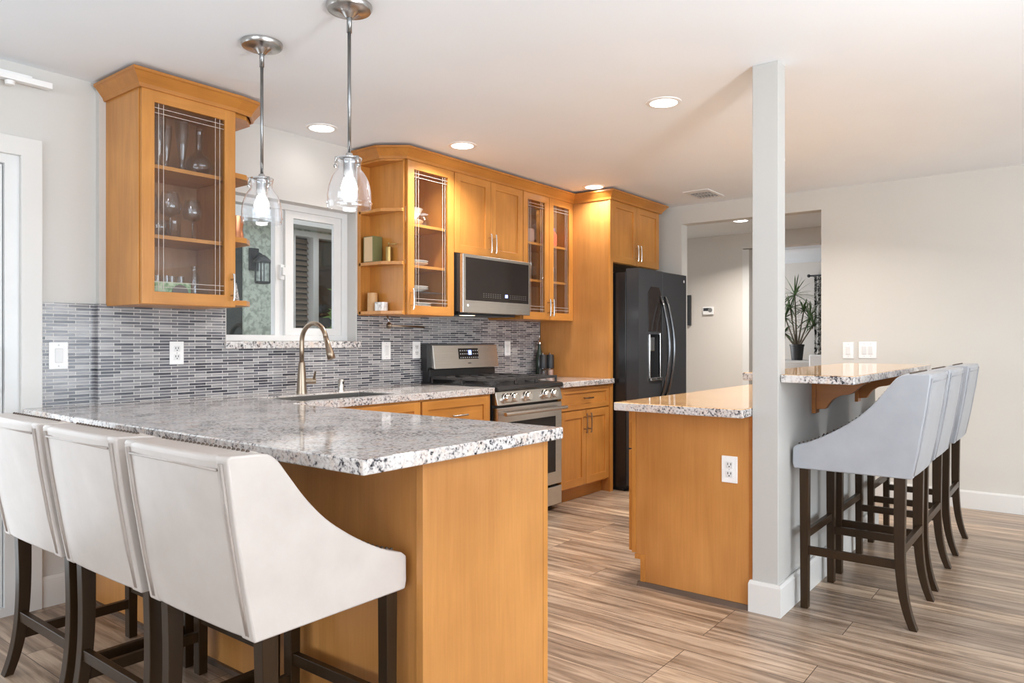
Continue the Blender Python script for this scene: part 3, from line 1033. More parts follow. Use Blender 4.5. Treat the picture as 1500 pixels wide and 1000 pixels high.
# corbels under the bar
for i, (x, lab) in enumerate(((3.80, 'orange brown scrolled wooden corbel nearest the post under the bar'), (4.68, 'orange brown scrolled wooden corbel second from the post under the bar'))):
    t = thing('corbel', lab, 'bracket', (x, 1.045, 0.9), group='corbels under the bar')
    MB().box(x - 0.035, x + 0.035, 1.027, 1.045, 0.852, 1.026).build('back_plate', W_CORB, t, bevel=0.001)
    pts = [(1.027, 1.026), (0.790, 1.026), (0.790, 1.010)]
    for k in range(9):
        a = k / 8
        pts.append((0.795 + 0.085 * a, 1.008 - 0.008 * a - 0.05 * a * a * (3 - 2 * a)))
    for k in range(1, 9):
        a = k / 8
        pts.append((0.88 + 0.10 * a, 0.950 - 0.012 * a - 0.055 * a * a * a))
    pts += [(0.985, 0.876), (1.027, 0.872)]
    MB().prism(pts, 'x', x - 0.022, x + 0.022).build('bracket_arm', W_CORB, t, bevel=0.001)

# ------------------------------------------------------------------ sink, faucet, soap dispenser
t = thing('sink', 'stainless undermount sink set in the granite below the window', 'sink', (2.56, 3.24, 0.70))
mb = MB()
zb, zt = 0.695, CT - 0.005
a, e_ = 0.010, 0.001
bx = [(SX0 + e_, SX1 - e_, SY0 + e_, SY1 - e_), (SX0 + a, SX1 - a, SY0 + a, SY1 - a)]
L = []
for (xa, xb, ya, yb), z in ((bx[0], zb - 0.008), (bx[0], zt), (bx[1], zt), (bx[1], zb)):
    L.append([mb.bm.verts.new(p) for p in ((xa, ya, z), (xb, ya, z), (xb, yb, z), (xa, yb, z))])
for i in range(3):
    for k in range(4):
        mb.bm.faces.new([L[i][k], L[i][(k + 1) % 4], L[i + 1][(k + 1) % 4], L[i + 1][k]])
mb.bm.faces.new(L[0])
mb.bm.faces.new(L[3])
mb.build('basin', STEELD, t, bevel=0.002)
MB().lathe([(0.0, 0.001), (0.04, 0.001), (0.045, 0.004), (0.045, 0.0)], (2.56, 3.30, zb), 20).build('drain', CHROME, t, smooth=True)

fx, fy = 2.575, 3.535
t = thing('faucet', 'tall champagne bronze gooseneck faucet behind the sink', 'faucet', (fx, fy, CT))
MB().lathe([(0.0, 0), (0.030, 0), (0.030, 0.006), (0.028, 0.02), (0.0245, 0.09), (0.019, 0.165), (0.0165, 0.178), (0.0, 0.178)], (fx, fy, CT), 24).build('body', BRONZE, t, smooth=True)
dx, dy = 0.05, -0.999
pts = [(fx, fy, CT + 0.17), (fx, fy, CT + 0.25)]
Rr = 0.105
for k in range(0, 15):
    an = math.pi * k / 14 * 0.93
    s = Rr - Rr * math.cos(an)
    pts.append((fx + dx * 3 * s * 0.3, fy + dy * s, CT + 0.295 + Rr * math.sin(an)))
MB().tube(pts, 0.0135, 14).build('spout', BRONZE, t, smooth='all')
e = Vector(pts[-1])
dn = (Vector(pts[-1]) - Vector(pts[-2])).normalized()
dn = (dn + Vector((0.03, -0.12, -0.2))).normalized()
MB().tube([e, e + dn * 0.05, e + dn * 0.09, e + dn * 0.125], 0.015, 14, [0.0145, 0.016, 0.0215, 0.0235]).build('spray_head', BRONZE, t, smooth='all')
mb = MB()
mb.tube([(fx + 0.018, fy - 0.012, CT + 0.068), (fx + 0.066, fy - 0.044, CT + 0.068)], 0.0165, 14)
mb.tube([(fx + 0.055, fy - 0.037, CT + 0.075), (fx + 0.050, fy - 0.060, CT + 0.125)], 0.006, 10, [0.008, 0.0055])
mb.build('lever', BRONZE, t, smooth=True)
t = thing('soap_dispenser', 'short steel cylinder beside the faucet', 'dispenser', (2.83, 3.50, CT))
MB().lathe([(0.0, 0), (0.024, 0), (0.024, 0.004), (0.019, 0.005), (0.019, 0.066), (0.016, 0.070), (0.0, 0.070)], (2.83, 3.50, CT), 20).build('body', STEEL, t, smooth=True)
MB().box(2.826, 2.834, 3.478, 3.482, 0.952, 0.968).build('slot', RUBBER, t)

# ------------------------------------------------------------------ gas range
x0, x1 = 3.662, 4.410
yf = 2.965
t = thing('gas_range', 'stainless gas range with black grates and a back control panel', 'stove', (4.035, 3.3, 0))
MB().box(x0, x1, yf + 0.045, 3.655, 0.03, 0.885).build('body', BLACKE, t)
MB().box(x0 + 0.02, x1 - 0.02, yf + 0.08, 3.6, 0.0, 0.03).build('foot_plinth', BLACKP, t)
dr = MB().box(x0 + 0.003, x1 - 0.003, yf, yf + 0.045, 0.035, 0.170).build('drawer', STEEL, t, bevel=0.006)
d = MB().box(x0 + 0.003, x1 - 0.003, yf, yf + 0.045, 0.185, 0.775).build('oven_door', STEEL, t, bevel=0.006)
MB().box(x0 + 0.085, x1 - 0.085, yf - 0.0015, yf + 0.01, 0.275, 0.675).build('window', BLACKG, d, bevel=0.001)
mb = MB()
mb.tube([(x0 + 0.025, yf - 0.048, 0.735), (x1 - 0.012, yf - 0.048, 0.735)], 0.013, 12)
for xx in (x0 + 0.05, x1 - 0.035):
    mb.box(xx - 0.012, xx + 0.012, yf - 0.045, yf, 0.724, 0.746)
mb.build('handle', STEEL, d, smooth=True)
p = MB().prism([(yf + 0.05, 0.79), (yf - 0.005, 0.79), (yf + 0.018, 0.882), (yf + 0.05, 0.882)], 'x', x0, x1).build('control_panel', STEEL, t, bevel=0.004)
for k, xx in enumerate((3.755, 3.835, 3.985, 4.20, 4.30)):
    y = yf + 0.005
    z = 0.835
    kb = MB().lathe([(0.0, 0.0), (0.034, 0.0), (0.034, -0.005), (0.030, -0.008), (0.027, -0.030), (0.022, -0.036), (0.0, -0.036)], (xx, y, z), 24, 'y').build('knob', CHROME, p, smooth=True)
top = MB().prism([(yf - 0.012, 0.895), (yf - 0.004, 0.884), (3.655, 0.884), (3.655, 0.918), (yf + 0.035, 0.918), (yf - 0.004, 0.912)], 'x', x0 - 0.003, x1 + 0.003).build('cooktop', BLACKE, t, bevel=0.004)
for i, (bx, by) in enumerate(((3.80, 3.13), (3.80, 3.44), (4.035, 3.28), (4.27, 3.13), (4.27, 3.44))):
    MB().lathe([(0.0, 0.0), (0.055, 0.0), (0.055, 0.010), (0.038, 0.012), (0.038, 0.021), (0.0, 0.023)], (bx, by, 0.918), 20).build('burner', IRON, t, smooth=True)
for gx0, gx1 in ((3.672, 3.915), (3.922, 4.148), (4.155, 4.400)):
    mb = MB()
    g0, g1 = yf + 0.045, 3.565
    zt, zb, w = 0.962, 0.944, 0.0065
    for yy in (g0, (g0 + g1) / 2, g1):
        mb.box(gx0, gx1, yy - w, yy + w, zb, zt)
    for xx in (gx0 + w, gx1 - w):
        mb.box(xx - w, xx + w, g0, g1, zb, zt)
    cx = (gx0 + gx1) / 2
    for cy in (g0 + (g1 - g0) * 0.25, g0 + (g1 - g0) * 0.75):
        mb.box(gx0, cx - 0.03, cy - w * 0.8, cy + w * 0.8, zb, zt + 0.003)
        mb.box(cx + 0.03, gx1, cy - w * 0.8, cy + w * 0.8, zb, zt + 0.003)
        mb.box(cx - w * 0.8, cx + w * 0.8, cy - 0.12, cy - 0.03, zb, zt + 0.003)
        mb.box(cx - w * 0.8, cx + w * 0.8, cy + 0.03, cy + 0.12, zb, zt + 0.003)
    for xx in (gx0 + w, gx1 - w):
        for yy in (g0, (g0 + g1) / 2, g1):
            mb.box(xx - w, xx + w, yy - w, yy + w, 0.918, zb)
    mb.build('grate', IRON, t, bevel=0.002)
bg_ = MB().box(x0 + 0.012, x1 - 0.012, 3.585, 3.655, 0.918, 1.010).build('back_riser', BLACKE, t, bevel=0.003)
MB().prism([(3.655, 1.0), (3.60, 1.0), (3.60, 1.19), (3.655, 1.19)], 'x', x0 + 0.002, x1 - 0.002).build('back_box', BLACKE, t, bevel=0.002)
c = MB().prism([(3.602, 1.022), (3.552, 1.012), (3.575, 1.180), (3.602, 1.188)], 'x', x0 + 0.03, x1 - 0.005).build('back_console', STEEL, t, bevel=0.003)
def on_console(u0, u1, v0, v1, name, mat, dpt):
    """small plate lying on the sloping console face, v measured up the slope"""
    def P(v):
        return (3.552 + (3.575 - 3.552) * v - dpt, 1.012 + (1.180 - 1.012) * v)
    a0, b0 = P(v0), P(v1)
    return MB().prism([a0, b0, (b0[0] + dpt, b0[1]), (a0[0] + dpt, a0[1])], 'x', u0, u1).build(name, mat, c)
on_console(3.955, 4.175, 0.40, 0.86, 'display_panel', BLACKG, 0.0015)
on_console(4.062, 4.096, 0.58, 0.78, 'clock_display', BLUEL, 0.003)
mb = MB()
for row, v in enumerate((0.46, 0.62, 0.76)):
    for k in range(9):
        xx = 3.970 + k * 0.0238
        if row and 4.05 < xx < 4.105:
            continue
        y = 3.552 + 0.023 * v - 0.003
        z = 1.012 + 0.168 * v
        mb.box(xx, xx + 0.010, y, y + 0.002, z - 0.003, z + 0.003)
mb.build('printed_keys', KEYS, c)
on_console(4.05, 4.085, 0.205, 0.235, 'maker_mark', BLACKP, 0.001)

# ------------------------------------------------------------------ microwave
x0, x1, z0, z1 = 3.662, 4.420, 1.402, 1.800
t = thing('microwave', 'stainless over-the-range microwave with a black glass door', 'microwave', (4.04, WB, z0))
MB().box(x0, x1 - 0.008, 3.315, WB - 0.012, z0 + 0.01, z1 + 0.006).build('body', BLACKE, t, bevel=0.002)
MB().box(x0 + 0.001, x1 - 0.009, 3.292, 3.315, z0 + 0.01, z1).build('door_gasket', BLACKP, t)
f_ = MB().box(x0, x1, 3.262, 3.292, z0, z1).build('door', STEEL, t, bevel=0.004)
MB().box(x0 + 0.028, x1 - 0.022, 3.260, 3.27, z0 + 0.085, z1 - 0.022).build('window', BLACKG, f_, bevel=0.001)
MB().box(4.115, 4.145, 3.2590, 3.2605, z0 + 0.118, z0 + 0.140).build('clock_display', BLUEL, f_)
mb = MB()
for row in range(3):
    for k in range(8):
        for base in (3.87, 4.17):
            mb.box(base + k * 0.026, base + k * 0.026 + 0.013, 3.2592, 3.2605, z0 + 0.112 + row * 0.012, z0 + 0.115 + row * 0.012)
mb.build('printed_keys', plain('dim_keys', (0.16, 0.15, 0.14), 0.5), f_)
MB().lathe([(0.0, -0.001), (0.009, -0.001), (0.009, 0.001), (0.0, 0.001)], (x0 + 0.05, 3.2615, z0 + 0.05), 16, 'y').build('maker_mark', WHITEP, f_)
MB().box(x0 + 0.06, x1 - 0.06, 3.36, 3.62, z0 - 0.012, z0 + 0.012).build('vent_grille', BLACKP, t)
MB().box(3.80, 3.90, 3.36, 3.42, z0 - 0.0135, z0 - 0.011).build('task_light', emit('cooktop_lamp', (1.0, 0.80, 0.58), 3.0), t)

# ------------------------------------------------------------------ fridge
x0, x1 = 5.182, 6.075
t = thing('refrigerator', 'black stainless side-by-side fridge with curved handles and water dispenser', 'fridge', (5.62, 3.2, 0))
MB().box(x0 + 0.002, x1 - 0.002, 2.872, 3.62, 0.03, 1.765).build('body', BSIDE, t, bevel=0.003)
MB().box(x0 + 0.03, x1 - 0.03, 2.90, 3.60, 0.0, 0.03).build('foot_plinth', BLACKP, t)
xm = 5.598
# freezer door with a dispenser niche
dz0, dz1 = 0.055, 1.792
nx0, nx1, nz0, nz1 = 5.372, 5.548, 0.90, 1.265
mb = MB()
rect_with_hole(mb, 'y', 2.755, 2.866, x0, xm - 0.003, dz0, dz1, [(nx0, nx1, nz0, nz1)])
bmesh.ops.remove_doubles(mb.bm, verts=mb.bm.verts, dist=1e-5)
d = mb.build('freezer_door', BSTEEL, t)
MB().box(nx0, nx1, 2.83, 2.86, nz0, nz1).build('dispenser_niche', BLACKG, d)
MB().box(nx0 - 0.012, nx0, 2.748, 2.765, nz0 - 0.012, nz1).box(nx1, nx1 + 0.012, 2.748, 2.765, nz0 - 0.012, nz1 + 0.012).build('dispenser_frame', CHROME, d, bevel=0.002)
MB().box(nx0 - 0.012, nx1 + 0.012, 2.735, 2.83, nz0 - 0.014, nz0 + 0.012).build('drip_tray', NICKEL, d, bevel=0.003)
MB().box(nx0 + 0.03, nx0 + 0.115, 2.765, 2.83, nz1 - 0.14, nz1 - 0.02).build('spout', NICKEL, d, bevel=0.01)
MB().prism([(nx0 - 0.03, 1.29), (nx1 + 0.012, 1.29), (nx1 + 0.02, 1.60), (nx1 - 0.02, 1.655), (nx0 + 0.02, 1.655), (nx0 - 0.035, 1.60)], 'y', 2.749, 2.758).build('control_fascia', BLACKG, d, bevel=0.002)
d2 = MB().box(xm + 0.003, x1, 2.755, 2.866, dz0, dz1).build('fridge_door', BSTEEL, t, bevel=0.006)
for dd, xx in ((d, xm - 0.045), (d2, xm + 0.045)):
    pts = []
    for k in range(13):
        a = k / 12
        pts.append((xx, 2.752 - 0.012 - 0.072 * math.sin(math.pi * a), 0.72 + 0.86 * a))
    pts[0] = (xx, 2.757, 0.72)
    pts[-1] = (xx, 2.757, 1.58)
    MB().tube(pts, 0.013, 12).build('handle', DSTEEL, dd, smooth='all')
MB().box(x0 + 0.05, x0 + 0.2, 2.80, 2.90, 1.766, 1.795).build('hinge_cover', BLACKP, t, bevel=0.004)
MB().lathe([(0.0, -0.001), (0.012, -0.001), (0.012, 0.001), (0.0, 0.001)], (6.02, 2.7545, 1.735), 16, 'y').build('maker_mark', KEYS, d2)

# ------------------------------------------------------------------ stools
def copy_tree(o, parent=None):
    c = o.copy()
    col.objects.link(c)
    if parent is not None:
        c.parent = parent
    for ch in list(o.children):
        copy_tree(ch, c)
    return c


def arc(c, r, a0, a1, n):
    return [(c[0] + r * math.cos(a0 + (a1 - a0) * k / n), c[1] + r * math.sin(a0 + (a1 - a0) * k / n)) for k in range(n + 1)]


def catmull(pts, n=5):
    out = []
    P = [pts[0]] + list(pts) + [pts[-1]]
    for i in range(1, len(P) - 2):
        p0, p1, p2, p3 = (Vector(P[i + j]) for j in (-1, 0, 1, 2))
        for k in range(n):
            s = k / n
            out.append(tuple(0.5 * ((2 * p1) + (p2 - p0) * s + (2 * p0 - 5 * p1 + 4 * p2 - p3) * s * s + (3 * p1 - p0 - 3 * p2 + p3) * s ** 3)))
    out.append(tuple(pts[-1]))
    return out


def make_stool(name, label, group, dz, LEA, WELT):
    """seat facing +Y; wings sweep from the seat front up to the back"""
    t = thing(name, label, 'stool', (0, 0, 0), 0, group)
    top_curve = catmull([(0.228, 0.738), (0.17, 0.758), (0.105, 0.790), (0.035, 0.832), (-0.035, 0.884), (-0.095, 0.945), (-0.142, 1.005), (-0.175, 1.048), (-0.200, 1.066)], 4)
    prof = [(-0.238, 0.632), (0.240, 0.632), (0.246, 0.655), (0.245, 0.725)] + top_curve + [(-0.225, 1.070), (-0.300, 1.073), (-0.308, 1.066), (-0.290, 0.93), (-0.262, 0.76)]
    prof = [(y, z + dz) for y, z in prof]
    hw = 0.250
    for s in (-1, 1):
        a, b2 = sorted((s * hw, s * (hw - 0.055)))
        MB().prism(prof, 'x', a, b2).build('side_wing', LEA, t, bevel=0.014, smooth=True, seg=3)
    bp_ = [(-0.236, 0.634), (-0.120, 0.634), (-0.150, 0.80), (-0.196, 1.060), (-0.205, 1.070), (-0.298, 1.072), (-0.309, 1.064), (-0.291, 0.93), (-0.263, 0.76)]
    bk = MB()
    n = 9
    rings = []
    for i in range(n):
        x = -0.213 + 0.426 * i / (n - 1)
        bul = 0.006 * (1 - (x / 0.213) ** 4)
        rings.append([bk.bm.verts.new((x, y - (bul if k >= 5 or k == 0 else -bul), z + dz)) for k, (y, z) in enumerate(bp_)])
    for i in range(n - 1):
        for k in range(len(bp_)):
            bk.bm.faces.new([rings[i][k], rings[i + 1][k], rings[i + 1][(k + 1) % len(bp_)], rings[i][(k + 1) % len(bp_)]])
    bk.bm.faces.new(rings[0])
    bk.bm.faces.new(rings[-1])
    b_ = bk.build('backrest', LEA, t, bevel=0.008, smooth=True, seg=3)
    # welts: double seam down both rear corners and one across below the top
    for s in (-1, 1):
        for off in (0.219, 0.228):
            MB().tube([(s * off, -0.2385 + 0.0, 0.645 + dz), (s * off, -0.2625, 0.76 + dz), (s * off, -0.2915, 0.93 + dz), (s * off, -0.3085, 1.055 + dz)], 0.0042, 8).build('welt', WELT, t, smooth='all')
    MB().tube([(-0.21, -0.3105, 1.040 + dz), (0.21, -0.3105, 1.040 + dz)], 0.0032, 8).build('top_seam', WELT, b_, smooth='all')
    sc_ = MB().prism([(-0.16, 0.632 + dz), (0.236, 0.632 + dz), (0.243, 0.66 + dz), (0.240, 0.722 + dz), (0.215, 0.735 + dz), (-0.16, 0.735 + dz)], 'x', -0.194, 0.194).build('seat_cushion', LEA, t, bevel=0.016, smooth=True, seg=3)
    # nailheads along the inner edge of each wing and over the back
    for s in (-1, 1):
        mb = MB()
        pts = [(0.228, 0.738)] + top_curve
        acc = 0.0
        for i in range(len(pts) - 1):
            p, q = Vector(pts[i]), Vector(pts[i + 1])
            seg_l = (q - p).length
            while acc < seg_l:
                m_ = p.lerp(q, acc / seg_l)
                mb.ball((s * (hw - 0.046), m_.x, m_.y + dz + 0.001), 0.0055, u=8, v=5)
                acc += 0.0185
            acc -= seg_l
        mb.build('nailhead_trim', NAIL, t, smooth='all')
    mb = MB()
    for k in range(21):
        mb.ball((-0.2 + 0.02 * k, -0.225, 1.0715 + dz), 0.005, u=8, v=5)
    mb.build('nailhead_trim', NAIL, t, smooth='all')
    w = 0.019
    for s in (-1, 1):
        xa, xb = s * 0.222 - w, s * 0.222 + w
        zt = 0.640 + dz
        MB().prism([(0.178, zt), (0.218, zt), (0.214, 0.0), (0.182, 0.0)], 'x', xa, xb).build('leg', ESP, t, bevel=0.002)
        # rear leg sweeps back towards the floor
        front = catmull([(-0.168, zt), (-0.168, 0.36), (-0.173, 0.24), (-0.185, 0.14), (-0.204, 0.06), (-0.226, 0.0)], 5)
        rear = catmull([(-0.256, 0.0), (-0.236, 0.06), (-0.220, 0.14), (-0.211, 0.24), (-0.209, 0.36), (-0.213, zt)], 5)
        MB().prism(front + rear, 'x', xa, xb).build('leg', ESP, t, bevel=0.002, smooth=True)
        zs = 0.262 + dz
        MB().box(s * 0.222 - 0.011, s * 0.222 + 0.011, -0.195, 0.185, zs - 0.018, zs + 0.018).build('side_stretcher', ESP, t, bevel=0.002)
    zf = 0.330 + dz
    MB().box(-0.205, 0.205, 0.187, 0.209, zf - 0.018, zf + 0.018).build('front_stretcher', ESP, t, bevel=0.002)
    MB().box(-0.205, 0.205, -0.208, -0.186, zf - 0.018, zf + 0.018).build('rear_stretcher', ESP, t, bevel=0.002)
    return t


bar0 = make_stool('bar_stool', 'tall white leather bar stool nearest the post at the raised bar', 'white stools at the raised bar', 0.0, LEA_SHADE, WELT_SHADE)
bar0.location = (3.66, 0.785, 0)
for x, lab in ((4.275, 'tall white leather bar stool, middle of the three at the raised bar'), (5.02, 'tall white leather bar stool farthest from the post, by the right wall')):
    s_ = copy_tree(bar0)
    s_.location = (x, 0.79, 0)
    s_['label'] = lab
cs0 = make_stool('counter_stool', 'cream leather counter stool nearest the peninsula corner, its side in full view', 'cream stools along the peninsula', -0.125, LEA, WELT)
cs0.location = (1.205, 1.755, 0)
cs0.rotation_euler = (0, 0, R(-90))
for y, lab in ((2.305, 'cream leather counter stool, middle of the three along the peninsula'), (2.845, 'cream leather counter stool nearest the patio door, cut by the left edge')):
    s_ = copy_tree(cs0)
    s_.location = (1.205, y, 0)
    s_['label'] = lab

# ------------------------------------------------------------------ pendants and downlights
def make_pendant(x, y, label):
    t = thing('pendant_light', label, 'lamp', (x, y, CH), 0, 'glass pendants over the peninsula')
    MB().lathe([(0.0, 0.0), (0.083, 0.0), (0.083, -0.012), (0.078, -0.020), (0.040, -0.024), (0.026, -0.034), (0.015, -0.048), (0.0, -0.048)], (x, y, CH), 32).build('canopy', NICKEL, t, smooth=True)
    MB().tube([(x, y, CH - 0.045), (x, y, CH - 0.545)], 0.0065, 12).lathe([(0.0095, -0.045), (0.0095, -0.10), (0.0, -0.10)], (x, y, CH), 12, cap=False).build('rod', RODN, t, smooth='all')
    zc = 1.885
    h = MB().lathe([(0.0, 0.012), (0.012, 0.012), (0.014, 0.0), (0.034, -0.002), (0.034, -0.008), (0.022, -0.010), (0.022, -0.072), (0.0, -0.072)], (x, y, zc), 24).build('socket', NICKEL, t, smooth=True)
    mb = MB()
    for k in range(3):
        a = 2 * math.pi * k / 3 + 0.5
        c, s = math.cos(a), math.sin(a)
        mb.tube([(x + 0.03 * c, y + 0.03 * s, zc - 0.004), (x + 0.048 * c, y + 0.048 * s, zc - 0.006), (x + 0.050 * c, y + 0.050 * s, zc - 0.036)], 0.0045, 8)
        mb.ball((x + 0.051 * c, y + 0.051 * s, zc - 0.038), 0.007, u=10, v=6)
    mb.build('shade_clip', NICKEL, t, smooth='all')
    prof = [(0.045, -0.010), (0.047, -0.006), (0.045, -0.020), (0.041, -0.030), (0.043, -0.048), (0.054, -0.060), (0.066, -0.080), (0.075, -0.106), (0.079, -0.130), (0.0805, -0.150), (0.0805, -0.165), (0.084, -0.170), (0.0805, -0.176), (0.079, -0.190)]
    MB().lathe(prof, (x, y, zc), 40, cap=False).build('glass_shade', SHADEG, t, smooth='all')
    MB().lathe([(0.012, -0.072), (0.014, -0.080), (0.025, -0.097), (0.030, -0.115), (0.027, -0.134), (0.014, -0.146), (0.0, -0.149)], (x, y, zc), 20, cap=False).build('bulb', BULB, t, smooth='all')
    return t


make_pendant(1.745, 2.665, 'clear glass pendant on a nickel rod, nearer the window')
make_pendant(1.748, 2.115, 'clear glass pendant on a nickel rod, nearer the peninsula end')

lamps = [(2.65, 3.45, 'recessed ceiling downlight in front of the sink window', 0.35, True),
         (3.43, 3.06, 'recessed ceiling downlight above the microwave side of the kitchen', 15, True),
         (4.99, 3.05, 'recessed ceiling downlight nearest the fridge', 5, True),
         (3.45, 1.69, 'recessed ceiling downlight between the kitchen and the post', 13, True)]
unseen_lamps = [(5.03, 1.66, 'recessed ceiling downlight right behind the white post', 20, True), (5.1, -0.9, 'unseen recessed downlight added over the dining side of the room', 8, True), (2.6, -1.6, 'unseen recessed downlight added behind the viewer', 14, True)]  # the last two are unseen, added to brighten the right wall and floor
hall_lamps = [(7.3, 2.72, 'recessed ceiling downlight in the hall', 30, True)]
def downlight(x, y, lab, watt, warm=True):
    t = thing('recessed_downlight', lab, 'light', (x, y, CH), 0, 'ceiling downlights')
    MB().lathe([(0.070, -0.001), (0.070, -0.006), (0.088, -0.004), (0.090, 0.0)], (x, y, CH), 32, cap=False).build('trim_ring', WHITEP, t, smooth=True)
    MB().lathe([(0.0, -0.0035), (0.070, -0.0035), (0.070, -0.001), (0.0, -0.001)], (x, y, CH), 32, cap=False).build('lens', LENS, t)
    l = area('downlight_beam', (x, y, CH - 0.012), (0, 0, 0), 0.13, 0.13, watt, (1.0, 0.945, 0.88), 'DISK')
    l.data.spread = R(140)


for a in lamps + unseen_lamps + hall_lamps:
    downlight(*a)

t = thing('ceiling_vent', 'white ceiling air vent with dark louvres near the hall opening', 'vent', (5.78, 2.47, CH))
MB().box(5.61, 5.95, 2.36, 2.58, CH - 0.008, CH).build('frame', VINYL, t, bevel=0.003)
for k, (a, b2) in enumerate(((5.70, 5.80), (5.83, 5.90))):
    MB().box(a, b2, 2.39, 2.55, CH - 0.0095, CH - 0.007).build('louvre_opening', plain('vent_shadow', (0.16, 0.16, 0.17), 0.6), t)
    mb = MB()
    for j in range(6):
        yy = 2.40 + j * 0.027
        mb.prism([(yy, CH - 0.008), (yy + 0.010, CH - 0.016), (yy + 0.012, CH - 0.015), (yy + 0.002, CH - 0.008)], 'x', a, b2)
    mb.build('slats', plain('vent_slat', (0.42, 0.42, 0.42), 0.5) if k == 0 else bpy.data.materials['vent_slat'], t)

# ------------------------------------------------------------------ switches and outlets
def plate(kind, label, c, axis, width=0.074, height=0.118):
    """plate centred at c on a wall; axis 'y' faces -Y, axis 'x' faces -X"""
    t = thing('wall_outlet' if kind == 'outlet' else 'light_switch', label, 'outlet' if kind == 'outlet' else 'switch', c)
    def B(name, u0, u1, v0, v1, d0, d1, mat, bevel=0.0):
        if axis == 'y':
            return MB().box(c[0] + u0, c[0] + u1, c[1] - d1, c[1] - d0, c[2] + v0, c[2] + v1).build(name, mat, t, bevel=bevel)
        return MB().box(c[0] - d1, c[0] - d0, c[1] + u0, c[1] + u1, c[2] + v0, c[2] + v1).build(name, mat, t, bevel=bevel)
    hw, hh = width / 2, height / 2
    B('plate', -hw, hw, -hh, hh, 0, 0.006, WHITEP, 0.002)
    if kind == 'outlet':
        for s in (-1, 1):
            B('socket_face', -0.017, 0.017, s * 0.021 - 0.015, s * 0.021 + 0.015, 0.006, 0.0085, VINYL, 0.004)
            for u in (-0.0075, 0.0065):
                B('slot', u - 0.0016, u + 0.0016, s * 0.021 - 0.001, s * 0.021 + 0.009, 0.0085, 0.0092, RUBBER)
            B('slot', -0.0028, 0.0028, s * 0.021 - 0.010, s * 0.021 - 0.005, 0.0085, 0.0092, RUBBER)
        B('screw', -0.003, 0.003, -0.003, 0.003, 0.006, 0.0075, KEYS, 0.001)
    else:
        n = 2 if kind == 'double' else 1
        for k in range(n):
            cu = 0 if n == 1 else (-0.023 if k == 0 else 0.023)
            B('rocker', cu - 0.016, cu + 0.016, -0.033, 0.033, 0.006, 0.011, VINYL, 0.0025)
            for s in (-1, 1):
                B('screw', cu - 0.003, cu + 0.003, s * 0.048 - 0.003, s * 0.048 + 0.003, 0.006, 0.0072, KEYS, 0.001)
    return t


TY = WB - 0.009
plate('switch', 'white rocker switch plate on the tiles beside the patio door', (1.368, WB + 0.026, 1.142), 'y', 0.08, 0.124)
plate('outlet', 'white double outlet on the tiles left of the window', (1.906, TY, 1.148), 'y')
plate('switch', 'white switch plate on the tiles between the window and the range', (3.345, TY, 1.146), 'y', 0.078)
plate('outlet', 'white double outlet on the tiles just left of the range', (3.628, TY, 1.147), 'y')
plate('switch', 'white switch plate on the tiles just right of the range', (4.66, TY, 1.150), 'y')
plate('outlet', 'white double outlet on the maple island end panel', (IX, 1.262, 0.622), 'x', 0.074, 0.122)
plate('switch', 'white single switch plate on the right wall above the bar', (6.2, 1.442, 1.137), 'x', 0.080, 0.128)
plate('double', 'white double switch plate on the right wall above the bar', (6.2, 1.302, 1.140), 'x', 0.127, 0.128)

t = thing('paper_towel_holder', 'wall mounted bronze towel bar on the tiles under the open end shelf', 'rack', (3.3, 3.56, 1.33))
MB().tube([(3.27, 3.575, ZB), (3.275, 3.57, 1.345), (3.285, 3.565, 1.318)], 0.006, 8).build('arm', NICKEL, t, smooth='all')
MB().tube([(3.265, 3.565, 1.312), (3.60, 3.565, 1.305)], 0.0065, 10).lathe([(0.0, -0.004), (0.022, -0.004), (0.022, 0.004), (0.0, 0.004)], (3.275, 3.565, 1.312), 14, 'x').build('rod', BRONZE, t, smooth='all')

# ------------------------------------------------------------------ glassware and dishes
def ware(name, label, cat, x, y, z, prof, mat=WARE, group=None, seg=20, cap=False):
    o = MB().lathe(prof, (0, 0, 0), seg, cap=cap).build(name, mat, None, smooth='all' if mat is WARE else True)
    o.location = (x, y, z)
    return tag(o, label, cat, group)


def wine_glass(x, y, z, label, s=1.0):
    t = thing('wine_glass', label, 'glass', (x, y, z), 0, 'stemmed glasses on the middle shelf')
    MB().lathe([(0.0, 0.003), (0.034 * s, 0.001), (0.034 * s, 0.003), (0.004, 0.008), (0.0035, 0.085 * s), (0.006, 0.092 * s)], (x, y, z), 20, cap=False).build('stem', WARE, t, smooth='all')
    MB().lathe([(0.006, 0.092 * s), (0.036 * s, 0.105 * s), (0.046 * s, 0.13 * s), (0.043 * s, 0.165 * s), (0.034 * s, 0.20 * s)], (x, y, z), 24, cap=False).build('bowl', WARE, t, smooth='all')


FL = [(0.0, 0.002), (0.026, 0.002), (0.027, 0.006), (0.010, 0.03), (0.013, 0.06), (0.022, 0.12), (0.029, 0.18), (0.031, 0.235)]
g = 'tall glasses on the upper shelf'
z = LZ[1] + 0.001
for i, (x, y, s, lab) in enumerate(((1.655, 3.44, 1.02, 'tall clear glass at the left end of the upper shelf'), (1.715, 3.47, 1.08, 'tall clear flared glass second from the left on the upper shelf'),
                                    (1.765, 3.50, 0.95, 'tall clear glass third from the left on the upper shelf'), (1.825, 3.46, 1.10, 'tall clear glass beside the round carafe'))):
    ware('tall_glass', lab, 'glass', x, y, z, [(r * s, h * s) for r, h in FL], group=g)
ware('carafe', 'round bellied clear glass carafe with a slim neck on the upper shelf', 'carafe', 1.912, 3.46, z,
     [(0.0, 0.003), (0.045, 0.003), (0.066, 0.03), (0.070, 0.055), (0.058, 0.085), (0.030, 0.108), (0.018, 0.125), (0.016, 0.19), (0.019, 0.225), (0.024, 0.235)])
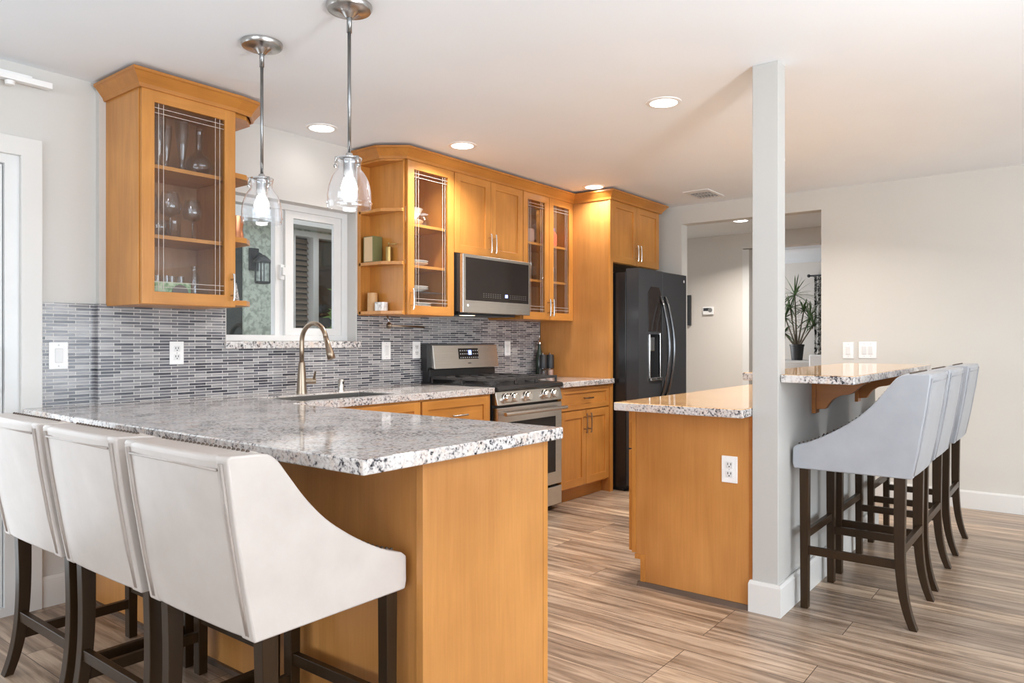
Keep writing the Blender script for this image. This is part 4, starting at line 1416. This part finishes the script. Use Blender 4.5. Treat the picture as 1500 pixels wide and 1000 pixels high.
z = LZ[0] + 0.001
wine_glass(1.640, 3.42, z, 'large stemmed wine glass at the left end of the middle shelf')
wine_glass(1.760, 3.45, z, 'large stemmed wine glass in the centre of the middle shelf', 1.1)
wine_glass(1.878, 3.46, z, 'large stemmed wine glass at the right of the middle shelf', 1.0)
ware('tumbler', 'small round clear tumbler between the stemmed glasses', 'glass', 1.705, 3.44, z, [(0.0, 0.004), (0.022, 0.004), (0.038, 0.03), (0.040, 0.05), (0.034, 0.075)])
ware('tumbler', 'straight clear tumbler behind the middle stemmed glass', 'glass', 1.825, 3.55, z, [(0.0, 0.004), (0.034, 0.004), (0.037, 0.10)])
z = ZB + 0.019
o = box(1.640, 1.862, 3.445, 3.470, z, z + 0.098).build('printed_card', CARDG, bevel=0.001)
tag(o, 'green printed card leaning in the left glass cabinet', 'card')
MB().lathe([(0.0, -0.0015), (0.042, -0.0015), (0.042, 0.001), (0.0, 0.001)], (1.808, 3.445, z + 0.045), 28, 'y').build('round_print', BROWNR, o, off=(0, 0, 0))
for k in range(7):
    x = 1.638 + k * 0.036
    ware('shot_glass', 'small clear glass in the row behind the green card', 'glass', x, 3.53 + 0.02 * (k % 2), z, [(0.0, 0.004), (0.014, 0.004), (0.0165, 0.075), (0.0175, 0.135)], group='small glasses behind the card', seg=14)
ware('glass_bottle', 'small clear glass bottle at the right of the bottom shelf in the left cabinet', 'bottle', 1.925, 3.53, z, [(0.0, 0.003), (0.028, 0.003), (0.030, 0.02), (0.022, 0.10), (0.026, 0.135), (0.014, 0.165), (0.016, 0.19)])

# plates and bowls in the single glass cabinet right of the window
PL = [(0.0, 0.004), (0.055, 0.004), (0.060, 0.0), (0.065, 0.004), (0.115, 0.020), (0.117, 0.024), (0.062, 0.010), (0.0, 0.009)]
def plates(x, y, z, n, s, labs, group):
    for k in range(n):
        ware('dinner_plate', labs[k], 'plate', x, y, z + k * 0.0135, [(r * s, h) for r, h in PL], CERAM, group, 32)


z = RZ[2] + 0.001
ware('serving_bowl', 'low white ceramic dish beneath the footed bowl', 'bowl', 3.37, 3.50, z, [(0.0, 0.003), (0.07, 0.003), (0.105, 0.026), (0.112, 0.034), (0.108, 0.036), (0.07, 0.012), (0.0, 0.010)], CERAM)
ware('serving_bowl', 'wide white ceramic bowl stacked on a low dish, top shelf', 'bowl', 3.37, 3.50, z + 0.026, [(0.0, 0.003), (0.050, 0.003), (0.055, 0.012), (0.082, 0.045), (0.105, 0.082), (0.109, 0.086), (0.104, 0.088), (0.076, 0.050), (0.0, 0.020)], CERAM)
ware('glass_jar', 'clear glass jar right of the white bowl', 'jar', 3.545, 3.52, z, [(0.0, 0.003), (0.038, 0.003), (0.046, 0.03), (0.040, 0.07), (0.030, 0.085), (0.034, 0.11)])
z = RZ[1] + 0.001
plates(3.40, 3.50, z, 2, 1.05, ['white plate under another on the second shelf', 'white plate on top of the second shelf pair'], 'plates on the second shelf')
z = RZ[0] + 0.001
plates(3.40, 3.50, z, 2, 1.06, ['white plate under another on the glass shelf', 'white plate on top of the glass shelf pair'], 'plates on the glass shelf')
z = ZB + 0.019
plates(3.42, 3.50, z, 4, 1.10, ['white plate at the bottom of the lowest stack', 'white plate second from the bottom of the lowest stack', 'white plate third from the bottom of the lowest stack', 'white plate on top of the lowest stack'], 'plates in the lowest stack')

# double glass cabinet
z = 1.986
CUP = [(0.0, 0.003), (0.030, 0.003), (0.038, 0.02), (0.040, 0.075), (0.037, 0.078), (0.0, 0.07)]
for k, (x, y, m) in enumerate(((4.53, 3.45, 'teal'), (4.60, 3.50, 'teal'), (4.68, 3.46, 'pink'))):
    ware('glazed_cup', ['teal cup at the left on the top shelf of the double cabinet', 'teal cup second from the left on the top shelf of the double cabinet', 'pale pink cup third on the top shelf of the double cabinet'][k], 'cup', x, y, z,
         [(r, h * 1.5) for r, h in CUP], TEAL if m == 'teal' else SALT, 'cups on the top shelf')
for k, (x, y) in enumerate(((4.545, 3.47), (4.625, 3.50))):
    ware('water_bottle', ['dark green glass bottle standing on the left teal cup', 'dark green glass bottle standing on the second teal cup'][k], 'bottle', x if k else 4.53, 3.45 if k == 0 else 3.50, z + 0.119, [(0.0, 0.0), (0.028, 0.0), (0.030, 0.01), (0.030, 0.11), (0.014, 0.15), (0.014, 0.17), (0.0, 0.17)], OIL, 'bottles on the top shelf') if k == 0 else ware('water_bottle', 'dark green glass bottle standing on the second teal cup', 'bottle', 4.60, 3.50, z + 0.119, [(0.0, 0.0), (0.028, 0.0), (0.030, 0.01), (0.030, 0.11), (0.014, 0.15), (0.014, 0.17), (0.0, 0.17)], OIL, 'bottles on the top shelf')
t = thing('lidded_jar', 'orange red jar with a violet lid in the right glass door', 'jar', (5.01, 3.50, z))
MB().lathe([(0.0, 0.0), (0.055, 0.0), (0.068, 0.03), (0.066, 0.11), (0.050, 0.14), (0.0, 0.14)], (5.01, 3.50, z), 24).build('body', ORANGE, t, smooth=True)
MB().lathe([(0.0, 0.14), (0.052, 0.14), (0.050, 0.165), (0.015, 0.175), (0.0, 0.175)], (5.01, 3.50, z), 24).build('lid', PURP, t, smooth=True)
MB().ball((5.01, 3.50, z + 0.185), 0.014).build('knob', CERAM, t, smooth='all')
z = 1.696
TU = [(0.0, 0.004), (0.032, 0.004), (0.036, 0.12)]
for k, (x, y, s) in enumerate(((4.52, 3.42, 1.5), (4.585, 3.47, 1.0), (4.65, 3.44, 1.15), (4.71, 3.50, 1.2), (4.87, 3.45, 0.9), (4.93, 3.50, 0.8), (4.99, 3.46, 1.0), (5.05, 3.50, 0.85))):
    ware('tumbler', 'clear tumbler on the middle shelf of the double glass cabinet', 'glass', x, y, z, [(r, h * s) for r, h in TU], group='tumblers in the double glass cabinet', seg=16)
z = ZB + 0.019
ware('plastic_pitcher', 'lime yellow pitcher on the bottom shelf of the double cabinet', 'pitcher', 4.555, 3.47, z, [(0.0, 0.0), (0.050, 0.0), (0.056, 0.10), (0.050, 0.17), (0.0, 0.165)], LIME)
ware('plastic_tumbler', 'dark teal tumbler beside the lime pitcher', 'cup', 4.675, 3.50, z, [(0.0, 0.0), (0.034, 0.0), (0.042, 0.16), (0.0, 0.155)], TEAL)

# things on the open end shelf right of the window
z = EZ[1] + 0.001
t = thing('book', 'thick olive cloth book standing on the open end shelf', 'book', (3.15, 3.60, z))
MB().box(3.113, 3.190, 3.535, 3.628, z, z + 0.165).build('cover', GREENB, t, bevel=0.002)
MB().box(3.1125, 3.1135, 3.542, 3.620, z + 0.004, z + 0.160).build('spine_label', TANB, t)
t = thing('pepper_grinder', 'small brass hand crank grinder on the open end shelf', 'grinder', (3.172, 3.455, z))
MB().lathe([(0.0, 0.0), (0.019, 0.0), (0.019, 0.092), (0.013, 0.096), (0.0, 0.096)], (3.172, 3.455, z), 18).build('body', BRASS, t, smooth=True)
MB().tube([(3.172, 3.455, z + 0.095), (3.172, 3.455, z + 0.112), (3.182, 3.40, z + 0.108)], 0.004, 8).ball((3.172, 3.455, z + 0.116), 0.007).ball((3.182, 3.398, z + 0.110), 0.006).build('crank', BRASS, t, smooth='all')
z = EZ[0] + 0.001
ware('marble_bowl', 'round white marble bowl on the bottom of the open end shelf', 'bowl', 3.150, 3.500, z, [(0.0, 0.0), (0.040, 0.0), (0.0415, 0.004), (0.0415, 0.055), (0.038, 0.055), (0.036, 0.010), (0.0, 0.010)], MARB)
ware('wooden_cup', 'turned light wood cup behind the marble bowl', 'cup', 3.156, 3.590, z, [(0.0, 0.0), (0.034, 0.0), (0.032, 0.118), (0.029, 0.118), (0.027, 0.02), (0.0, 0.02)], LWOOD)

# things on the end shelves of the left cabinet
t = thing('copper_pot', 'small copper pot on the shelf beside the left glass cabinet', 'pot', (2.115, 3.46, 1.736))
MB().lathe([(0.0, 0.0), (0.040, 0.0), (0.036, 0.03), (0.032, 0.05), (0.040, 0.12), (0.038, 0.12), (0.028, 0.05), (0.0, 0.04)], (2.115, 3.46, 1.736), 22).build('body', COPPER, t, smooth=True)
t = thing('box_grater', 'steel box grater on the bottom shelf beside the left cabinet', 'grater', (2.10, 3.47, 1.416))
MB().prism([(2.067, 1.416), (2.129, 1.416), (2.112, 1.510), (2.084, 1.510)], 'y', 3.45, 3.492).build('body', two_tone('grater_holes', (0.10, 0.10, 0.10), (0.55, 0.54, 0.52), 160, 0.42, 0.5, 0.35), t, bevel=0.002)
MB().tube([(2.086, 3.471, 1.509), (2.088, 3.471, 1.53), (2.108, 3.471, 1.53), (2.110, 3.471, 1.509)], 0.004, 8).build('handle', CHROME, t, smooth='all')

# mills and bottle on the short worktop
for x, y, fill, lab in ((4.985, 3.545, PEPPER, 'black topped mill with dark peppercorns beside the range'), (5.068, 3.530, SALT, 'black topped mill with pink salt beside the tall panel')):
    t = thing('spice_mill', lab, 'mill', (x, y, CT), 0, 'mills on the short worktop')
    MB().lathe([(0.0, 0.002), (0.027, 0.002), (0.026, 0.060), (0.0, 0.060)], (x, y, CT), 20).build('contents', fill, t, smooth=True)
    MB().lathe([(0.030, 0.0), (0.031, 0.004), (0.029, 0.075)], (x, y, CT), 20, cap=False).build('glass_jar', WARE, t, smooth='all')
    MB().lathe([(0.0, 0.072), (0.032, 0.072), (0.033, 0.080), (0.030, 0.178), (0.026, 0.186), (0.0, 0.188)], (x, y, CT), 20).build('grinder_top', BLACKP, t, smooth=True)
    MB().lathe([(0.0, 0.188), (0.008, 0.188), (0.009, 0.200), (0.0, 0.203)], (x, y, CT), 14).build('nut', CHROME, t, smooth=True)
t = thing('oil_bottle', 'tall green glass oil bottle with a steel pourer behind the mills', 'bottle', (5.045, 3.625, CT))
MB().lathe([(0.0, 0.0), (0.030, 0.0), (0.032, 0.01), (0.031, 0.17), (0.016, 0.235), (0.014, 0.275), (0.0, 0.275)], (5.045, 3.625, CT), 20).build('body', OIL, t, smooth=True)
MB().lathe([(0.0, 0.275), (0.018, 0.275), (0.013, 0.300), (0.005, 0.310), (0.004, 0.345), (0.0, 0.345)], (5.045, 3.625, CT), 16).build('pourer', CHROME, t, smooth=True)

# ------------------------------------------------------------------ hall and far room furnishing
t = thing('thermostat', 'small white thermostat on the hall wall', 'thermostat', (8.2, 3.44, 1.56))
MB().box(8.175, 8.2, 3.375, 3.505, 1.522, 1.612).build('case', WHITEP, t, bevel=0.005)
MB().box(8.1735, 8.176, 3.425, 3.495, 1.565, 1.60).build('screen', BLACKP, t)
MB().lathe([(0.0, -0.003), (0.026, -0.003), (0.026, 0.001), (0.0, 0.001)], (8.175, 3.412, 1.575), 20, 'x').build('dial', plain('dial_ring', (0.20, 0.20, 0.20), 0.5), t)
tag(box(8.165, 8.2, 3.655, 3.80, 1.40, 1.76).build('wall_frame', BLACKP, bevel=0.003), 'thin dark frame on the hall wall just beside the fridge', 'frame')
for i, (z0, z1, lab) in enumerate(((2.17, 2.34, 'highest small black framed picture on the far white wall'), (1.32, 1.91, 'tall black framed picture in the middle of the far white wall'), (1.12, 1.27, 'lowest small black framed picture on the far white wall'))):
    t = thing('picture_frame', lab, 'picture', (11.8, 4.0, z0), 0, 'pictures on the far wall')
    MB().box(11.77, 11.8, 3.75, 4.235, z0, z1).build('frame', BLACKP, t, bevel=0.003)
    MB().box(11.766, 11.772, 3.78, 4.205, z0 + 0.03, z1 - 0.03).build('print', PHOTO, t)
t = thing('console_table', 'white side table under the potted plant in the far room', 'table', (11.1, 3.3, 0))
MB().box(10.75, 11.45, 2.75, 3.85, 0.90, 0.935).build('table_top', TRIM, t, bevel=0.003)
for xx in (10.80, 11.40):
    for yy in (2.80, 3.80):
        MB().box(xx - 0.025, xx + 0.025, yy - 0.025, yy + 0.025, 0, 0.90).build('leg', TRIM, t)
px_, py_, pz_ = 10.95, 3.245, 0.936
t = thing('potted_plant', 'spiky dracaena in a black pot in the far room', 'plant', (px_, py_, pz_))
pot = MB().lathe([(0.0, 0.0), (0.075, 0.0), (0.096, 0.20), (0.102, 0.205), (0.102, 0.23), (0.090, 0.23), (0.085, 0.19), (0.0, 0.19)], (px_, py_, pz_), 24).build('pot', BLACKP, t, smooth=True)
MB().lathe([(0.0, 0.192), (0.086, 0.192), (0.086, 0.20), (0.0, 0.204)], (px_, py_, pz_), 20).build('soil', SOIL, pot, off=(px_, py_, pz_))
mb = MB()
heads = [(0.0, 0.03, 0.95, 0.36), (-0.03, 0.16, 0.62, 0.30), (0.02, -0.17, 0.60, 0.32), (-0.05, -0.24, 0.50, 0.22), (0.03, 0.20, 0.40, 0.24), (0.05, -0.08, 0.72, 0.22), (-0.06, 0.08, 0.76, 0.26)]
for hx, hy, hz, L in heads:
    mb.tube([(px_, py_ + hy * 0.1, pz_ + 0.19), (px_ + hx * 0.4, py_ + hy * 0.45, pz_ + 0.19 + (hz - 0.19) * 0.4), (px_ + hx, py_ + hy, pz_ + hz)], 0.012, 8, [0.016, 0.011, 0.009])
mb.build('stem', STEM, t, smooth='all')
mb = MB()
for hx, hy, hz, L in heads:
    for k in range(34):
        a = rnd.uniform(0, 2 * math.pi)
        el = rnd.uniform(-0.35, 1.35)
        l = L * rnd.uniform(0.75, 1.1)
        dirv = Vector((math.cos(a) * math.cos(el), math.sin(a) * math.cos(el), math.sin(el)))
        side = dirv.cross(Vector((0, 0, 1)))
        side = side.normalized() if side.length > 0.05 else Vector((1, 0, 0))
        base = Vector((px_ + hx, py_ + hy, pz_ + hz))
        prev = None
        for j in range(5):
            s = j / 4
            p = base + dirv * (l * s) + Vector((0, 0, -0.30 * l * s * s * (1 - 0.5 * math.sin(el))))
            wv = 0.011 * (1 - 0.35 * s) * (1 if s < 0.95 else 0.1)
            cur = (mb.bm.verts.new(p + side * wv), mb.bm.verts.new(p + Vector((0, 0, -0.003))), mb.bm.verts.new(p - side * wv))
            if prev:
                mb.bm.faces.new([prev[0], cur[0], cur[1], prev[1]])
                mb.bm.faces.new([prev[1], cur[1], cur[2], prev[2]])
            prev = cur
mb.build('foliage', LEAF, t)
t = thing('window_curtain', 'black and white patterned curtain hanging in the far room', 'curtain', (11.68, 2.95, 0))
mb = MB()
n = 60
for half in (0,):
    a_ = []
    for i in range(n + 1):
        y = 3.20 - 0.75 * i / n
        x = 11.66 + 0.035 * math.sin(i * 0.9)
        a_.append((mb.bm.verts.new((x, y, 0.05)), mb.bm.verts.new((x, y, 2.20))))
    for i in range(n):
        mb.bm.faces.new([a_[i][0], a_[i + 1][0], a_[i + 1][1], a_[i][1]])
ob = mb.build('panel', CURT, t, smooth='all')
sd = ob.modifiers.new('thick', 'SOLIDIFY')
sd.thickness = 0.004
MB().tube([(11.66, 3.26, 2.215), (11.66, 2.0, 2.215)], 0.013, 10).ball((11.66, 3.28, 2.215), 0.026).build('rod', BLACKP, t, smooth='all')
MB().box(11.65, 11.80, 3.215, 3.235, 2.205, 2.225).build('rod_bracket', BLACKP, t)
t = thing('dining_chair', 'white chair back glimpsed beside the far curtain', 'chair', (10.4, 2.72, 0))
MB().box(10.30, 10.36, 2.50, 2.90, 0.60, 1.03).build('backrest', WHITEP, t, bevel=0.02)
MB().box(10.34, 10.75, 2.50, 2.90, 0.44, 0.50).build('seat', WHITEP, t, bevel=0.02)
for xx in (10.33, 10.72):
    for yy in (2.53, 2.87):
        MB().box(xx - 0.015, xx + 0.015, yy - 0.015, yy + 0.015, 0, 0.62 if xx < 10.5 else 0.45).build('leg', WHITEP, t)

# ------------------------------------------------------------------ outside the sink window
struct(box(-3.0, 6.2, 3.90, 9.0, -0.35, -0.12).build('ground', CONC), 'pale patio slab outside', 'ground')
mb = MB()
rect_with_hole(mb, 'y', 5.20, 5.40, 3.245, 6.0, -0.12, 2.7, [(3.70, 4.62, 1.05, 2.10)])
struct(mb.build('wall_exterior', STUCCO), 'green grey stucco wall outside the sink window', 'wall')
struct(box(2.70, 3.245, 5.22, 5.40, -0.12, 2.7).build('door_2', DARKG), 'dark glazed door outside next to the stucco', 'door')
struct(box(2.2, 6.0, 5.02, 5.20, 2.16, 2.26).build('trim_6', TRIM), 'pale eave outside above the stucco wall', 'eave')
w2 = struct(frame(3.66, 4.66, 5.17, 5.26, 1.0, 2.14, 0.045, 0.045).box(3.885, 3.94, 5.17, 5.26, 1.045, 2.095).build('window_2', TRIM), 'white framed outside window with brown blinds', 'window')
mb = MB()
for k in range(22):
    zz = 1.06 + k * 0.047
    mb.prism([(5.235, zz), (5.265, zz + 0.036), (5.268, zz + 0.034), (5.238, zz - 0.002)], 'x', 3.705, 3.885)
mb.build('blind_slats', BLIND, w2)
MB().box(3.705, 4.615, 5.275, 5.285, 1.05, 2.10).build('pane', DARKG, w2)
t = thing('wall_lantern', 'black outdoor lantern on the stucco wall seen through the window', 'lamp', (3.33, 5.2, 1.75))
MB().box(3.285, 3.365, 5.175, 5.20, 1.77, 1.95).build('back_plate', BLACKP, t, bevel=0.004)
MB().tube([(3.325, 5.18, 1.86), (3.31, 5.10, 1.90), (3.30, 5.05, 1.885)], 0.012, 8).build('arm', BLACKP, t, smooth='all')
MB().lathe([(0.0, 0.05), (0.02, 0.045), (0.065, 0.005), (0.068, -0.012), (0.0, -0.012)], (3.30, 5.03, 1.835), 12).build('hood', BLACKP, t, smooth=True)
mb = MB().lathe([(0.055, -0.16), (0.058, -0.175), (0.03, -0.18), (0.0, -0.18)], (3.30, 5.03, 1.835), 12)
for k in range(4):
    a = math.pi / 4 + k * math.pi / 2
    mb.tube([(3.30 + 0.055 * math.cos(a), 5.03 + 0.055 * math.sin(a), 1.825), (3.30 + 0.055 * math.cos(a), 5.03 + 0.055 * math.sin(a), 1.665)], 0.005, 6)
mb.build('cage', BLACKP, t, smooth='all')
MB().lathe([(0.048, -0.012), (0.048, -0.16)], (3.30, 5.03, 1.835), 14, cap=False).build('glass_shade', SHADEG, t, smooth='all')

def leaf_ball(name, label, cx, cy, cz, sx, sy, sz, n, cat='bush'):
    mb = MB()
    for k in range(n):
        u = rnd.uniform(-1, 1)
        a = rnd.uniform(0, 2 * math.pi)
        rr = math.sqrt(1 - u * u) * 1.0
        q = rnd.uniform(0.55, 1.0)
        c = Vector((cx + sx * rr * math.cos(a) * q, cy + sy * rr * math.sin(a) * q, cz + sz * u * q))
        d1 = Vector((rnd.gauss(0, 1), rnd.gauss(0, 1), rnd.gauss(0, 0.6))).normalized()
        d2 = d1.orthogonal().normalized()
        L, w = rnd.uniform(0.05, 0.10), rnd.uniform(0.018, 0.03)
        vs = [mb.bm.verts.new(c - d1 * L), mb.bm.verts.new(c + d2 * w), mb.bm.verts.new(c + d1 * L), mb.bm.verts.new(c - d2 * w)]
        mb.bm.faces.new(vs)
    mb.tube([(cx, cy, -0.12), (cx, cy, cz)], 0.03, 8)
    return tag(mb.build(name, BUSH), label, cat)


leaf_ball('garden_shrub', 'leafy green shrub outside below the blinds', 4.14, 4.93, 1.12, 0.24, 0.16, 0.78, 1900)
